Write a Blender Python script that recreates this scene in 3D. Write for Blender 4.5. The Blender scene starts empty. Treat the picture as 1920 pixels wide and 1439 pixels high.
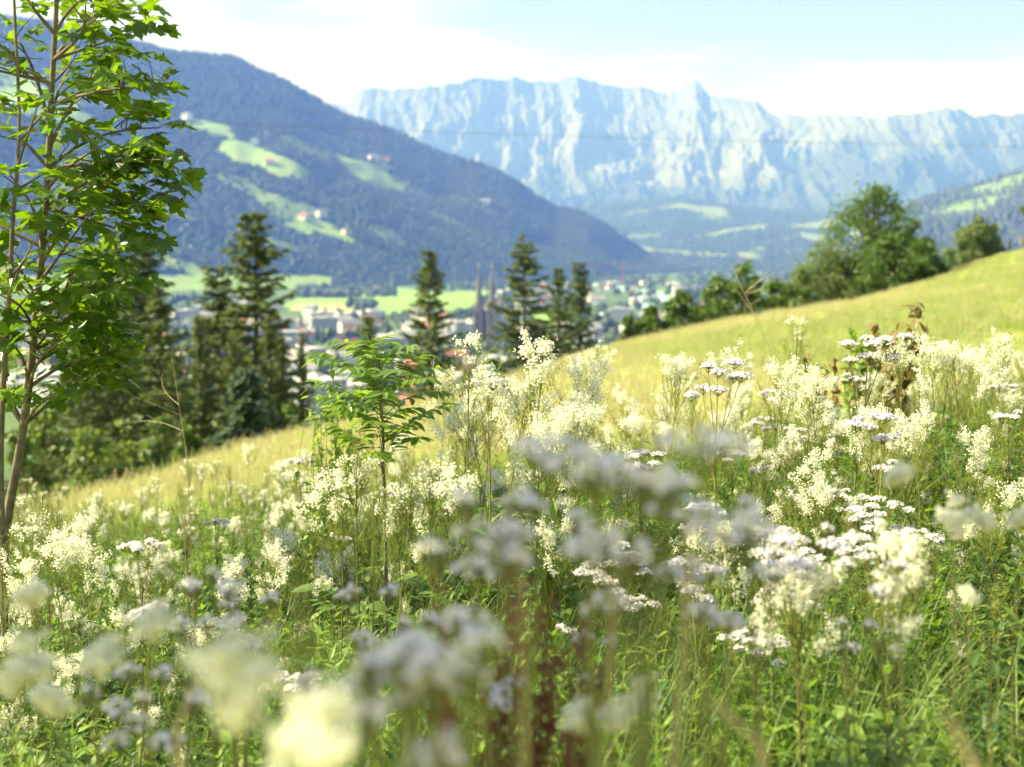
import bpy, math, random
import numpy as np
from mathutils import Matrix, Vector

SC = bpy.context.scene
C = SC.collection
R = math.radians
rng = np.random.default_rng(11)

# ------------------------------------------------------------------ camera, sky, sun, exposure
F = 1920 * 50 / 36.0
PITCH = R(5.35)
CAMZ = 1.65
cd = bpy.data.cameras.new('camera')
cam = bpy.data.objects.new('camera', cd)
C.objects.link(cam)
cam.location = (0, 0, CAMZ)
cam.rotation_euler = (R(90) - PITCH, 0, 0)
cd.lens = 50
cd.sensor_width = 36
cd.clip_start = 0.05
cd.clip_end = 60000
cd.dof.use_dof = True
cd.dof.focus_distance = 5.1
cd.dof.aperture_fstop = 3.0
SC.camera = cam

SUN_AZ, SUN_EL = R(-84), R(38)          # azimuth from straight ahead (+Y), negative = left
sdir = Vector((math.sin(SUN_AZ) * math.cos(SUN_EL), math.cos(SUN_AZ) * math.cos(SUN_EL), math.sin(SUN_EL)))
sl = bpy.data.lights.new('sun', 'SUN')
sun = bpy.data.objects.new('sun', sl)
C.objects.link(sun)
sl.energy = 5.0
sl.angle = R(0.5)
sl.color = (1.0, 0.95, 0.87)
sun.rotation_euler = sdir.to_track_quat('Z', 'Y').to_euler()

W = bpy.data.worlds.new('World')
SC.world = W
W.use_nodes = True
nt = W.node_tree
nt.nodes.clear()
N = nt.nodes.new
L = nt.links.new
out = N('ShaderNodeOutputWorld')
bg = N('ShaderNodeBackground')
sky = N('ShaderNodeTexSky')
sky.sky_type = 'NISHITA'
sky.sun_disc = False
sky.sun_elevation = SUN_EL
sky.sun_rotation = SUN_AZ
sky.altitude = 700
sky.air_density = 1.0
sky.dust_density = 3.5
bg.inputs['Strength'].default_value = 0.05
# clouds: noise over the direction vector, denser low down, the same all the way round
tc = N('ShaderNodeTexCoord')
mp = N('ShaderNodeMapping')
mp.inputs['Scale'].default_value = (1.0, 1.0, 3.4)
mp.inputs['Location'].default_value = (0.37, 0.1, 0.0)
L(tc.outputs['Generated'], mp.inputs['Vector'])
nz = N('ShaderNodeTexNoise')
nz.inputs['Scale'].default_value = 4.2
nz.inputs['Detail'].default_value = 7
nz.inputs['Roughness'].default_value = 0.52
L(mp.outputs['Vector'], nz.inputs['Vector'])
sep = N('ShaderNodeSeparateXYZ')
L(tc.outputs['Generated'], sep.inputs['Vector'])
el = N('ShaderNodeMapRange')
el.inputs['From Min'].default_value = 0.09
el.inputs['From Max'].default_value = 0.155
el.inputs['To Min'].default_value = 0.27
el.inputs['To Max'].default_value = -0.06
L(sep.outputs['Z'], el.inputs['Value'])
ad = N('ShaderNodeMath')
ad.operation = 'ADD'
L(nz.outputs['Fac'], ad.inputs[0])
L(el.outputs['Result'], ad.inputs[1])
cr = N('ShaderNodeMapRange')
cr.interpolation_type = 'SMOOTHSTEP'
cr.inputs['From Min'].default_value = 0.44
cr.inputs['From Max'].default_value = 0.74
cr.inputs['To Min'].default_value = 0.2
L(ad.outputs[0], cr.inputs['Value'])
mx = N('ShaderNodeMix')
mx.data_type = 'RGBA'
L(cr.outputs['Result'], mx.inputs['Factor'])
L(sky.outputs['Color'], mx.inputs['A'])
mx.inputs['B'].default_value = (6.3, 6.4, 6.6, 1)
L(mx.outputs['Result'], bg.inputs['Color'])
L(bg.outputs[0], out.inputs['Surface'])

SC.view_settings.view_transform = 'Standard'
SC.view_settings.look = 'None'
SC.view_settings.exposure = 1.72
SC.view_settings.gamma = 1.0
SC.view_settings.use_curve_mapping = False
SC.render.engine = 'CYCLES'
cy = SC.cycles
cy.use_denoising = True
cy.max_bounces = 6
cy.diffuse_bounces = 3
cy.glossy_bounces = 2
cy.transmission_bounces = 4
cy.volume_bounces = 0
cy.use_adaptive_sampling = True
cy.adaptive_threshold = 0.03
cy.transparent_max_bounces = 4
cy.caustics_reflective = False
cy.caustics_refractive = False
cy.sample_clamp_indirect = 8
cy.volume_step_rate = 4

# ------------------------------------------------------------------ helpers
def ray(px, py):
    a = (px - 960) / F
    b = (719.5 - py) / F
    v = np.array([a, b * math.sin(PITCH) + math.cos(PITCH), b * math.cos(PITCH) - math.sin(PITCH)])
    return v / v[1]

def P(px, py, d):
    return np.array([0, 0, CAMZ]) + ray(px, py) * d

def to_px(p):
    x, y, z = p[0], p[1], p[2] - CAMZ
    f = y * math.cos(PITCH) - z * math.sin(PITCH)
    u = y * math.sin(PITCH) + z * math.cos(PITCH)
    return 960 + F * x / f, 719.5 - F * u / f

class Noise2:
    def __init__(s, seed, n=256):
        s.t = np.random.default_rng(seed).random((n, n))
        s.n = n
    def v(s, x, y):
        xi = np.floor(x).astype(int); yi = np.floor(y).astype(int)
        fx = x - xi; fy = y - yi
        fx = fx * fx * (3 - 2 * fx); fy = fy * fy * (3 - 2 * fy)
        n = s.n
        a = s.t[xi % n, yi % n]; b = s.t[(xi + 1) % n, yi % n]
        c = s.t[xi % n, (yi + 1) % n]; d = s.t[(xi + 1) % n, (yi + 1) % n]
        return (a * (1 - fx) + b * fx) * (1 - fy) + (c * (1 - fx) + d * fx) * fy
    def fbm(s, x, y, o=5, g=0.5):
        r = 0; amp = 1; tot = 0
        for i in range(o):
            r = r + amp * s.v(x + 17.3 * i, y + 9.1 * i); tot += amp
            amp *= g; x = x * 2.03; y = y * 2.03
        return r / tot
    def ridged(s, x, y, o=5, g=0.55):
        r = 0; amp = 1; tot = 0
        for i in range(o):
            r = r + amp * (1 - np.abs(2 * s.v(x + 31.7 * i, y + 5.3 * i) - 1)); tot += amp
            amp *= g; x = x * 2.07; y = y * 2.07
        return r / tot
NZ = Noise2(5)

class Geo:
    """collects polygons; build() links them as ONE mesh"""
    def __init__(s):
        s.V = []; s.F = []; s.n = 0; s.var = []
    def add(s, v, faces, mat=0, var=None):
        v = np.asarray(v, float).reshape(-1, 3)
        for f in (faces if isinstance(faces, list) else [faces]):
            s.F.append((np.asarray(f, int) + s.n, mat))
        s.V.append(v)
        if var is None: var = np.full(len(v), 0.5)
        elif np.isscalar(var): var = np.full(len(v), float(var))
        s.var.append(np.asarray(var, float))
        s.n += len(v)
        return s
    def inst(s, T, M, O, mat=0, var=None):
        """template T=(verts, [faces...]) n times: M (n,3,3) columns = axes (scaled), O (n,3)"""
        tv, tf = T
        n = len(O)
        if n == 0: return s
        k = len(tv)
        V = np.einsum('nij,kj->nki', M, tv) + O[:, None, :]
        fs = [(np.asarray(f)[None] + (np.arange(n) * k)[:, None, None]).reshape(-1, len(f[0])) for f in tf]
        vv = np.repeat(rng.random(n) if var is None else np.broadcast_to(var, (n,)), k)
        s.add(V.reshape(-1, 3), fs, mat, vv)
        return s
    def mesh(s, name, mats, smooth=False):
        me = bpy.data.meshes.new(name)
        V = np.concatenate(s.V)
        me.vertices.add(len(V))
        me.vertices.foreach_set('co', V.ravel().astype(np.float32))
        lv = np.concatenate([f.ravel() for f, m in s.F]).astype(np.int32)
        tot = np.concatenate([np.full(len(f), f.shape[1]) for f, m in s.F])
        mi = np.concatenate([np.full(len(f), m) for f, m in s.F]).astype(np.int32)
        me.loops.add(len(lv))
        me.loops.foreach_set('vertex_index', lv)
        me.polygons.add(len(tot))
        me.polygons.foreach_set('loop_start', np.concatenate([[0], np.cumsum(tot)[:-1]]).astype(np.int32))
        me.polygons.foreach_set('material_index', mi)
        me.polygons.foreach_set('use_smooth', np.full(len(tot), smooth))
        for m in (mats if isinstance(mats, (list, tuple)) else [mats]): me.materials.append(m)
        me.update(calc_edges=True)
        a = me.attributes.new('var', 'FLOAT', 'POINT')
        a.data.foreach_set('value', np.concatenate(s.var).astype(np.float32))
        return me
    def build(s, name, mats, parent=None, smooth=False, **kw):
        return link(name, s.mesh(name, mats, smooth), parent, **kw)

def tag(o, label=None, cat=None, group=None, kind=None):
    if label: o['label'] = label
    if cat: o['category'] = cat
    if group: o['group'] = group
    if kind: o['kind'] = kind
    return o

def link(name, data, parent=None, loc=None, kind=None):
    o = bpy.data.objects.new(name, data)
    C.objects.link(o)
    if parent: o.parent = parent
    if loc is not None: o.location = loc
    if kind: o['kind'] = kind
    return o

def norm(v):
    v = np.asarray(v, float)
    return v / np.maximum(np.linalg.norm(v, axis=-1, keepdims=True), 1e-9)

def frames(d, up, sx=1, sy=1, sz=1):
    """columns x,y,z: y along d, z close to up"""
    y = norm(d); up = np.broadcast_to(np.asarray(up, float), y.shape)
    x = np.cross(y, up)
    bad = np.linalg.norm(x, axis=1) < 1e-4
    x[bad] = (1, 0, 0)
    x = norm(x); z = np.cross(x, y)
    n = len(y)
    S = np.stack([np.broadcast_to(q, (n,)) for q in (sx, sy, sz)], 1)
    return np.stack([x, y, z], 2) * S[:, None, :]

def rdir(n, r=None):
    r = r or rng
    return norm(r.normal(size=(n, 3)))

def tube(pts, rad, sides=5, cap=True):
    pts = np.asarray(pts, float); n = len(pts)
    rad = np.broadcast_to(rad, (n,))
    t = norm(np.gradient(pts, axis=0))
    a = np.array([0.0, 0, 1.0]) if abs(t[0][2]) < 0.9 else np.array([1.0, 0, 0])
    x = norm(np.cross(t, a)); y = np.cross(t, x)
    th = np.arange(sides) * 2 * math.pi / sides
    v = pts[:, None] + rad[:, None, None] * (np.cos(th)[None, :, None] * x[:, None] + np.sin(th)[None, :, None] * y[:, None])
    i = np.arange(n - 1)[:, None] * sides; j = np.arange(sides)[None]; k = (j + 1) % sides
    f = np.stack([i + j, i + k, i + sides + k, i + sides + j], -1).reshape(-1, 4)
    return v.reshape(-1, 3), f

def curve(a, b, sag=0.0, n=6, side=0.0, r=None):
    r = r or rng
    a = np.asarray(a, float); b = np.asarray(b, float)
    t = np.linspace(0, 1, n)[:, None]
    p = a + (b - a) * t
    p[:, 2] += (sag * 4 * t * (1 - t))[:, 0]
    if side:
        q = r.normal(size=3) * side
        p += q * np.sin(t * math.pi)
    return p

def box(w, d, h, x=0, y=0, z=0):
    v = np.array([[sx * w / 2 + x, sy * d / 2 + y, z + sz * h] for sz in (0, 1) for sy in (-1, 1) for sx in (-1, 1)])
    f = np.array([[0, 2, 3, 1], [4, 5, 7, 6], [0, 1, 5, 4], [2, 6, 7, 3], [0, 4, 6, 2], [1, 3, 7, 5]])
    return v, f

# templates: y is the long axis, z the face normal
def leaf_tpl(prof, fold=0.18, curl=0.25):
    """prof: list of (t, halfwidth)"""
    v = [(0, 0, 0)]; q = []; tr = []
    for t, w in prof:
        z = -curl * t * t
        v += [(-w, t, z + fold * w), (0, t, z), (w, t, z + fold * w)]
    v.append((0, 1, -curl))
    m = len(prof)
    tr += [(0, 2, 1), (0, 3, 2)]
    for i in range(m - 1):
        a = 1 + 3 * i; b = a + 3
        q += [(a, a + 1, b + 1, b), (a + 1, a + 2, b + 2, b + 1)]
    a = 1 + 3 * (m - 1); e = len(v) - 1
    tr += [(a, a + 1, e), (a + 1, a + 2, e)]
    return np.array(v, float), [np.array(tr)] + ([np.array(q)] if q else [])
OVATE = leaf_tpl([(0.25, 0.24), (0.6, 0.2)])
LANCE = leaf_tpl([(0.25, 0.13), (0.65, 0.1)], 0.25, 0.3)
QUAD = (np.array([(-.5, 0, 0), (.5, 0, 0), (.4, 1, 0), (-.4, 1, 0)], float), [np.array([[0, 1, 2, 3]])])
DIAM = (np.array([(0, 0, 0), (.5, .45, .06), (0, 1, 0), (-.5, .45, .06)], float), [np.array([[0, 1, 2, 3]])])
OCTA = (np.array([(1, 0, 0), (-1, 0, 0), (0, 1, 0), (0, -1, 0), (0, 0, 1), (0, 0, -1)], float),
        [np.array([(0, 2, 4), (2, 1, 4), (1, 3, 4), (3, 0, 4), (2, 0, 5), (1, 2, 5), (3, 1, 5), (0, 3, 5)])])
th5 = np.arange(5) * 2 * math.pi / 5
FLORET = (np.array([(0, 0, -.25)] + [(math.cos(t), math.sin(t), .15 * (-1) ** i) for i, t in enumerate(th5)]),
          [np.array([(0, 1 + i, 1 + (i + 1) % 5) for i in range(5)])])
th6 = np.arange(6) * 2 * math.pi / 6
CONE = (np.array([(math.cos(t), math.sin(t), 0) for t in th6] + [(0, 0, 1)]), [np.array([(i, (i + 1) % 6, 6) for i in range(6)])])
ico = []
BALL = (np.array([(0, 0, -.9)] + [(.85 * math.cos(t), .85 * math.sin(t), -.35) for t in th6] +
                 [(.8 * math.cos(t + .5), .8 * math.sin(t + .5), .4) for t in th6] + [(0, 0, 1)]),
        [np.array([(0, 1 + (i + 1) % 6, 1 + i) for i in range(6)] + [(7 + i, 7 + (i + 1) % 6, 13) for i in range(6)]),
         np.array([(1 + i, 1 + (i + 1) % 6, 7 + (i + 1) % 6, 7 + i) for i in range(6)])])
def maple_tpl():
    # right half outline of a five-lobed palmate leaf, mirrored
    h = [(0, 0), (.16, -.06), (.34, -.02), (.30, .10), (.52, .22), (.62, .42), (.42, .42), (.36, .50), (.30, .44), (.20, .52), (.26, .72), (.13, .80), (0, 1.02)]
    o = h + [(-x, y) for x, y in h[-2:0:-1]]
    v = [(0, .38, 0.0)] + [(x, y, .10 * abs(x) - .16 * max(0, y - .3) ** 1.5 - .12 * x * x * 2) for x, y in o]
    m = len(o)
    return np.array(v, float), [np.array([(0, 1 + i, 1 + (i + 1) % m) for i in range(m)])[:, ::-1]]
MAPLE = maple_tpl()

def blades(base, length, az, lean, width, nseg=4, droop=1.2):
    """vectorised grass blades; returns verts, quads, per-vert var"""
    n = len(base)
    out_v = []
    d = np.stack([np.cos(az), np.sin(az), np.zeros(n)], 1)
    s = np.stack([-np.sin(az), np.cos(az), np.zeros(n)], 1)
    p = np.array(base, float)
    for i in range(nseg + 1):
        t = i / nseg
        w = (width * (1 - t ** 2) * 0.5 + 0.0003)[:, None]
        out_v.append(np.stack([p - s * w, p + s * w], 1))
        ang = lean + droop * t ** 1.5 * (0.4 + lean)
        p = p + (length / nseg)[:, None] * (d * np.sin(ang)[:, None] + np.array([0, 0, 1]) * np.cos(ang)[:, None])
    V = np.stack(out_v, 1).reshape(n, -1, 3)
    k = V.shape[1]
    q = np.array([[2 * i, 2 * i + 1, 2 * i + 3, 2 * i + 2] for i in range(nseg)])
    f = (q[None] + (np.arange(n) * k)[:, None, None]).reshape(-1, 4)
    return V.reshape(-1, 3), f, np.repeat(rng.random(n), k)

# ------------------------------------------------------------------ materials
def mat(name, col, rough=0.7, spec=0.3, noise=None, metal=0.0):
    m = bpy.data.materials.new(name); m.use_nodes = True
    b = m.node_tree.nodes['Principled BSDF']
    b.inputs['Base Color'].default_value = (*col, 1)
    b.inputs['Roughness'].default_value = rough
    b.inputs['Specular IOR Level'].default_value = spec
    b.inputs['Metallic'].default_value = metal
    if noise:
        sc, c2 = noise
        t = m.node_tree
        g = t.nodes.new('ShaderNodeNewGeometry'); n = t.nodes.new('ShaderNodeTexNoise')
        n.inputs['Scale'].default_value = sc; n.inputs['Detail'].default_value = 5
        r = t.nodes.new('ShaderNodeMapRange'); r.inputs['From Min'].default_value = .35; r.inputs['From Max'].default_value = .65
        x = t.nodes.new('ShaderNodeMix'); x.data_type = 'RGBA'
        x.inputs['A'].default_value = (*col, 1); x.inputs['B'].default_value = (*c2, 1)
        t.links.new(g.outputs['Position'], n.inputs['Vector']); t.links.new(n.outputs['Fac'], r.inputs['Value'])
        t.links.new(r.outputs['Result'], x.inputs['Factor']); t.links.new(x.outputs['Result'], b.inputs['Base Color'])
    return m

def leafmat(name, c1, c2, tr=0.4, tcol=None, rough=0.5, spec=0.35):
    m = bpy.data.materials.new(name); m.use_nodes = True
    t = m.node_tree; n = t.nodes.new; l = t.links.new
    b = t.nodes['Principled BSDF']
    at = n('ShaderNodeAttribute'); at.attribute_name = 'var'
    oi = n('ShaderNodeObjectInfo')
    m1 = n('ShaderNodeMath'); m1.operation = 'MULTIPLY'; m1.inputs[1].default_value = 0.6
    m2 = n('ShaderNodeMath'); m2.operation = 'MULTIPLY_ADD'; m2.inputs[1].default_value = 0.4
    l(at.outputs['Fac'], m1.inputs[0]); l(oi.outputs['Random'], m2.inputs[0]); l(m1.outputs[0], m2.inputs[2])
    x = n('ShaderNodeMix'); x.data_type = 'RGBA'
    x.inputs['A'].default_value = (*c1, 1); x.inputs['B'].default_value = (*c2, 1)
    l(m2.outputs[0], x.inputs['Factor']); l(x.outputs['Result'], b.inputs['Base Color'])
    b.inputs['Roughness'].default_value = rough; b.inputs['Specular IOR Level'].default_value = spec
    tr_n = n('ShaderNodeBsdfTranslucent')
    y = n('ShaderNodeMix'); y.data_type = 'RGBA'; y.blend_type = 'MULTIPLY'; y.inputs['Factor'].default_value = 1
    l(x.outputs['Result'], y.inputs['A']); y.inputs['B'].default_value = (*(tcol or (1.6, 1.7, .5)), 1)
    l(y.outputs['Result'], tr_n.inputs['Color'])
    ms = n('ShaderNodeMixShader'); ms.inputs['Fac'].default_value = tr
    l(b.outputs[0], ms.inputs[1]); l(tr_n.outputs[0], ms.inputs[2])
    l(ms.outputs[0], t.nodes['Material Output'].inputs['Surface'])
    return m

M = {}
M['grass'] = leafmat('grass_blade', (.085, .16, .026), (.20, .29, .07), .42)
M['hay'] = leafmat('hay_grass', (.49, .48, .26), (.38, .43, .17), .45, (1.1, 1.1, .8))
M['haygreen'] = leafmat('green_hay_grass', (.20, .31, .07), (.34, .42, .12), .45, (1.2, 1.25, .6))
M['herb'] = leafmat('herb_leaf', (.095, .18, .026), (.24, .34, .065), .38)
M['herbdark'] = leafmat('dark_herb_leaf', (.03, .08, .018), (.075, .135, .028), .3)
M['mleaf'] = leafmat('meadowsweet_leaf', (.07, .14, .022), (.15, .23, .045), .36)
M['stem'] = leafmat('green_stem', (.13, .18, .045), (.22, .20, .07), .12, (1, 1, 1))
M['redstem'] = leafmat('red_stem', (.17, .14, .05), (.19, .20, .06), .1, (1, 1, 1))
M['cream'] = leafmat('cream_floret', (.88, .88, .70), (.90, .89, .80), .42, (1, 1, .92), .7, .1)
M['bud'] = leafmat('green_bud', (.21, .27, .045), (.33, .37, .09), .3, (1.2, 1.2, .6), .6, .2)
M['white'] = leafmat('white_floret', (.80, .78, .80), (.84, .80, .80), .3, (1, 1, 1), .7, .1)
M['lilac'] = leafmat('lilac_floret', (.72, .69, .77), (.78, .75, .80), .3, (1, 1, 1.1), .7, .1)
M['straw'] = leafmat('dry_straw', (.45, .36, .20), (.55, .46, .28), .2, (1, 1, 1))
M['rust'] = leafmat('rust_seed', (.15, .055, .03), (.23, .10, .05), .2, (1.2, 1, .8))
M['maple'] = leafmat('maple_leaf', (.045, .105, .018), (.13, .22, .03), .5, (2.4, 2.2, .35), .34, .5)
M['ash'] = leafmat('sapling_leaf', (.09, .17, .03), (.18, .28, .05), .4, (2.0, 2.0, .4), .3, .55)
M['bark'] = mat('maple_bark', (.20, .17, .12), .8, .2, (22, (.11, .095, .07)))
M['spruce'] = leafmat('spruce_needles', (.06, .11, .034), (.145, .18, .055), .3, (1.4, 1.4, .6))
M['spruceblue'] = leafmat('young_conifer_needles', (.07, .12, .06), (.11, .17, .09), .25, (1.2, 1.2, .8))
M['sbark'] = mat('spruce_bark', (.16, .12, .085), .9, .1, (3, (.09, .07, .05)))
M['crown'] = leafmat('broad_leaf', (.05, .10, .017), (.10, .165, .028), .35)
M['crown2'] = leafmat('willow_leaf', (.09, .14, .045), (.15, .20, .07), .35)
M['brownleaf'] = leafmat('brown_leaf', (.24, .16, .08), (.20, .23, .07), .35, (1.3, 1.1, .6))
M['fartree'] = leafmat('far_conifer', (.022, .042, .016), (.031, .054, .02), .0)
M['farleaf'] = leafmat('far_broadleaf', (.035, .065, .02), (.06, .10, .028), .0)

# ------------------------------------------------------------------ near ground
EDGE = np.array([(-40, -45), (-7.5, 12), (-4.9, 22), (-3.4, 27), (0.4, 32), (4.0, 45), (8.4, 51), (14.2, 53), (28, 78), (45, 98), (110, 160)], float)
def edge_s(x, y):
    """distance to the left of the brow line (positive = beyond the brow)"""
    x = np.asarray(x, float); y = np.asarray(y, float)
    best = np.full(x.shape, 1e9); sg = np.zeros(x.shape)
    for a, b in zip(EDGE[:-1], EDGE[1:]):
        d = b - a; L2 = d @ d
        t = np.clip(((x - a[0]) * d[0] + (y - a[1]) * d[1]) / L2, 0, 1)
        dx = x - a[0] - t * d[0]; dy = y - a[1] - t * d[1]
        q = np.hypot(dx, dy)
        s = np.sign(d[0] * dy - d[1] * dx)
        m = q < best
        best = np.where(m, q, best); sg = np.where(m, s, sg)
    return best * sg
VALLEY = -75.0
def ground(x, y):
    x = np.asarray(x, float); y = np.asarray(y, float)
    s = edge_s(x, y)
    sm = lambda a, b: (lambda q: q * q * (3 - 2 * q))(np.clip((y - a) / (b - a), 0, 1))
    z = -.40 * sm(7, 20) * (1 - sm(60, 82)) + .15 * np.minimum(x, 60) + .35 * np.maximum(x - 60, 0) - .033 * y
    z = z + .10 * (NZ.fbm(x * .25 + 40, y * .25 + 7, 3) - .5)
    sp = np.maximum(s - 0.0, 0)
    drop = .46 * (np.sqrt(sp * sp + 9) - 3)
    return np.maximum(z - drop, VALLEY - 6)
def gz(x, y): return float(ground(np.array([x]), np.array([y]))[0])

def grid_mesh(xs, ys, zf):
    X, Y = np.meshgrid(xs, ys)
    Z = zf(X, Y)
    V = np.stack([X, Y, Z], -1).reshape(-1, 3)
    nx = len(xs); ny = len(ys)
    i = np.arange(ny - 1)[:, None] * nx; j = np.arange(nx - 1)[None]
    f = np.stack([i + j, i + j + 1, i + nx + j + 1, i + nx + j], -1).reshape(-1, 4)
    return V, f
xs = np.concatenate([np.arange(-420, -40, 6), np.arange(-40, 60, 1.0), np.arange(60, 400, 8)])
ys = np.concatenate([np.arange(-90, -6, 6), np.arange(-6, 110, 1.0), np.arange(110, 560, 8)])
g = Geo(); V, f = grid_mesh(xs, ys, ground); g.add(V, f)
gm = mat('meadow_soil', (.37, .37, .14), .9, .1, (.35, (.30, .33, .09)))
link('meadow', g.mesh('meadow', gm, True), kind='structure')

# ------------------------------------------------------------------ valley floor, fields, river
g = Geo(); V, f = grid_mesh(np.linspace(-9000, 9000, 60), np.concatenate([np.linspace(60, 3000, 40), np.linspace(3200, 19000, 50)]),
                            lambda x, y: VALLEY + 0 * x)
g.add(V, f)
vm = mat('valley_grass', (.07, .12, .035), .9, .1, (.006, (.11, .16, .05)))
g.build('valley_floor', vm, kind='structure')
def on_valley(px, py, lift=0.0):
    r = ray(px, py)
    d = (VALLEY + lift - CAMZ) / r[2]
    return np.array([0, 0, CAMZ]) + r * d
def sheet(name, pts, lift, m):
    v = np.array([on_valley(x, y, lift) for x, y in pts])
    n = len(v)
    gg = Geo(); gg.add(v, np.arange(n)[None, ::1])
    return gg.build(name, m, kind='structure')
fm1 = mat('mown_field', (.22, .36, .07), .9, .1, (.01, (.18, .32, .06)))
fm2 = mat('stubble_field', (.45, .42, .20), .9, .1, (.01, (.38, .40, .16)))
fm3 = mat('dark_field', (.10, .20, .06), .9, .1, (.01, (.12, .22, .07)))
sheet('field', [(520, 575), (700, 590), (800, 588), (900, 575), (900, 552), (800, 548), (745, 540), (700, 540), (660, 560), (560, 560)], .3, fm1)
sheet('field', [(540, 582), (700, 586), (700, 572), (560, 570)], .6, fm2)
sheet('field', [(980, 612), (1050, 606), (1040, 588), (960, 592)], .3, fm1)
sheet('field', [(860, 558), (960, 556), (950, 545), (850, 548)], .6, fm1)
sheet('field', [(1210, 560), (1300, 556), (1270, 543), (1210, 545)], .3, fm1)
wat = mat('river_water', (.42, .62, .60), .25, .5)
riv = [(1040, 665), (1085, 612), (1120, 590), (1180, 578), (1235, 563), (1215, 549), (1160, 540), (1120, 533), (1095, 528)]
wid = [30, 34, 36, 40, 46, 60, 60, 60, 60]
pts = np.array([on_valley(x, y, .4) for x, y in riv])
tt = np.linspace(0, len(pts) - 1, 40)
pp = np.stack([np.interp(tt, np.arange(len(pts)), pts[:, i]) for i in range(3)], 1)
for k in range(3): pp[1:-1] = (pp[:-2] + 2 * pp[1:-1] + pp[2:]) / 4
ww = np.interp(tt, np.arange(len(pts)), wid)
tg = norm(np.gradient(pp, axis=0)); sd = np.stack([-tg[:, 1], tg[:, 0], 0 * tg[:, 0]], 1)
V = np.stack([pp - sd * ww[:, None] / 2, pp + sd * ww[:, None] / 2], 1).reshape(-1, 3)
f = np.array([[2 * i, 2 * i + 1, 2 * i + 3, 2 * i + 2] for i in range(39)])
Geo().add(V, f).build('river', wat, kind='structure')

# ------------------------------------------------------------------ mountains
def table(pts):
    a = np.array([(ray(x, y)[0], ray(x, y)[2]) for x, y in pts])
    return lambda u: np.interp(u, a[:, 0], a[:, 1])

def mountain(name, u0, u1, nu, nt_, foot, crest, sil, shape, matl, footz=VALLEY - 2, back=.5, attr=None):
    """relief between a foot distance and a crest distance, plus a back slope"""
    us = np.linspace(u0, u1, nu); ts = np.concatenate([np.linspace(0, 1, nt_), 1 + np.linspace(.03, 1, 14)])
    U, T = np.meshgrid(us, ts)
    df = foot(U); dc = crest(U); zc = CAMZ + sil(U) * dc
    tt = np.minimum(T, 1)
    D = df + (dc - df) * T
    Z = footz + (zc - footz) * shape(tt)
    Z = np.where(T > 1, zc - (zc - footz) * np.maximum(T - 1, 0) ** .9, Z)
    X = U * D; Y = D
    return us, ts, U, T, X, Y, Z

def grid_faces(nx, ny):
    i = np.arange(ny - 1)[:, None] * nx; j = np.arange(nx - 1)[None]
    return np.stack([i + j, i + j + 1, i + nx + j + 1, i + nx + j], -1).reshape(-1, 4)

# --- left forested mountain
silL = table([(-1400, -420), (-700, -190), (-300, -60), (0, 30), (180, 52), (260, 80), (330, 97), (440, 107), (490, 133), (540, 152), (580, 178), (640, 212),
              (700, 232), (760, 254), (830, 288), (900, 308), (950, 328), (1000, 362), (1040, 388), (1090, 398), (1140, 425), (1190, 460), (1230, 488), (1275, 512), (1400, 540)])
footL = lambda u: np.interp(u, [-1, -.4, -.25, -.1, 0, .06, .12, .2], [1900, 2500, 2700, 3000, 3500, 4100, 5000, 6000])
crestL = lambda u: np.interp(u, [-1, -.4, -.2, 0, .06, .12, .2], [3600, 4300, 4700, 5000, 5100, 5300, 6100])
us, ts, U, T, X, Y, Z = mountain('left', -.9, .128, 460, 150, footL, crestL, silL, lambda t: t ** 1.12, None)
env = np.clip(np.minimum(T, 1) * (1 - np.minimum(T, 1)) * 4, 0, 1)
Z = Z + env * 130 * (NZ.ridged(X / 900 + 3, Y / 1500, 5) - .6) + env * 60 * (NZ.fbm(X / 260, Y / 400, 4) - .5)
f1 = X * math.cos(PITCH) * 0 + Y * math.cos(PITCH) - (Z - CAMZ) * math.sin(PITCH)
PXL = 960 + F * X / f1; PYL = 719.5 - F * (Y * math.sin(PITCH) + (Z - CAMZ) * math.cos(PITCH)) / f1
CLR = [(30, 175, 130, 42, 1), (200, 185, 40, 14, .8), (400, 245, 60, 14, 1), (465, 283, 55, 22, 1), (520, 310, 60, 20, 1), (690, 320, 70, 24, 1), (300, 160, 30, 18, .5), (150, 340, 60, 25, .6),
       (560, 395, 90, 22, .7), (610, 432, 60, 12, 1), (690, 430, 70, 20, .6), (560, 430, 30, 8, 1), (450, 345, 50, 12, .5), (840, 440, 70, 14, .4), (780, 300, 40, 12, .4), (600, 285, 70, 16, .6), (760, 400, 60, 12, .35), (340, 500, 60, 10, .7),
       (880, 380, 50, 10, .35), (620, 262, 60, 12, .5), (330, 395, 50, 12, .5), (760, 352, 60, 9, .5), (835, 412, 50, 8, .5), (930, 442, 60, 8, .4), (700, 470, 80, 8, .35), (520, 458, 60, 8, .6), (850, 350, 40, 6, .4), (640, 378, 60, 8, .5)]
clr = np.zeros_like(X)
wob = 1.9 * (NZ.fbm(X / 120, Y / 120, 6, .72) - .5)
for cx, cy_, rx, ry, s in CLR:
    ca, sa = math.cos(.32), math.sin(.32)
    dx = PXL - cx; dy = PYL - cy_
    q = ((dx * ca + dy * sa) / rx) ** 2 + ((-dx * sa + dy * ca) / ry) ** 2 + wob * 2.2
    clr = np.maximum(clr, np.clip((1.15 - q) * 3, 0, 1) * s)
clr = np.maximum(clr, .32 * np.clip((NZ.fbm(X / 420 + 4, Y / 260 + 8, 5) - .59) * 9, 0, 1) * (PYL > 200))
clr *= (PYL > 120)
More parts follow.
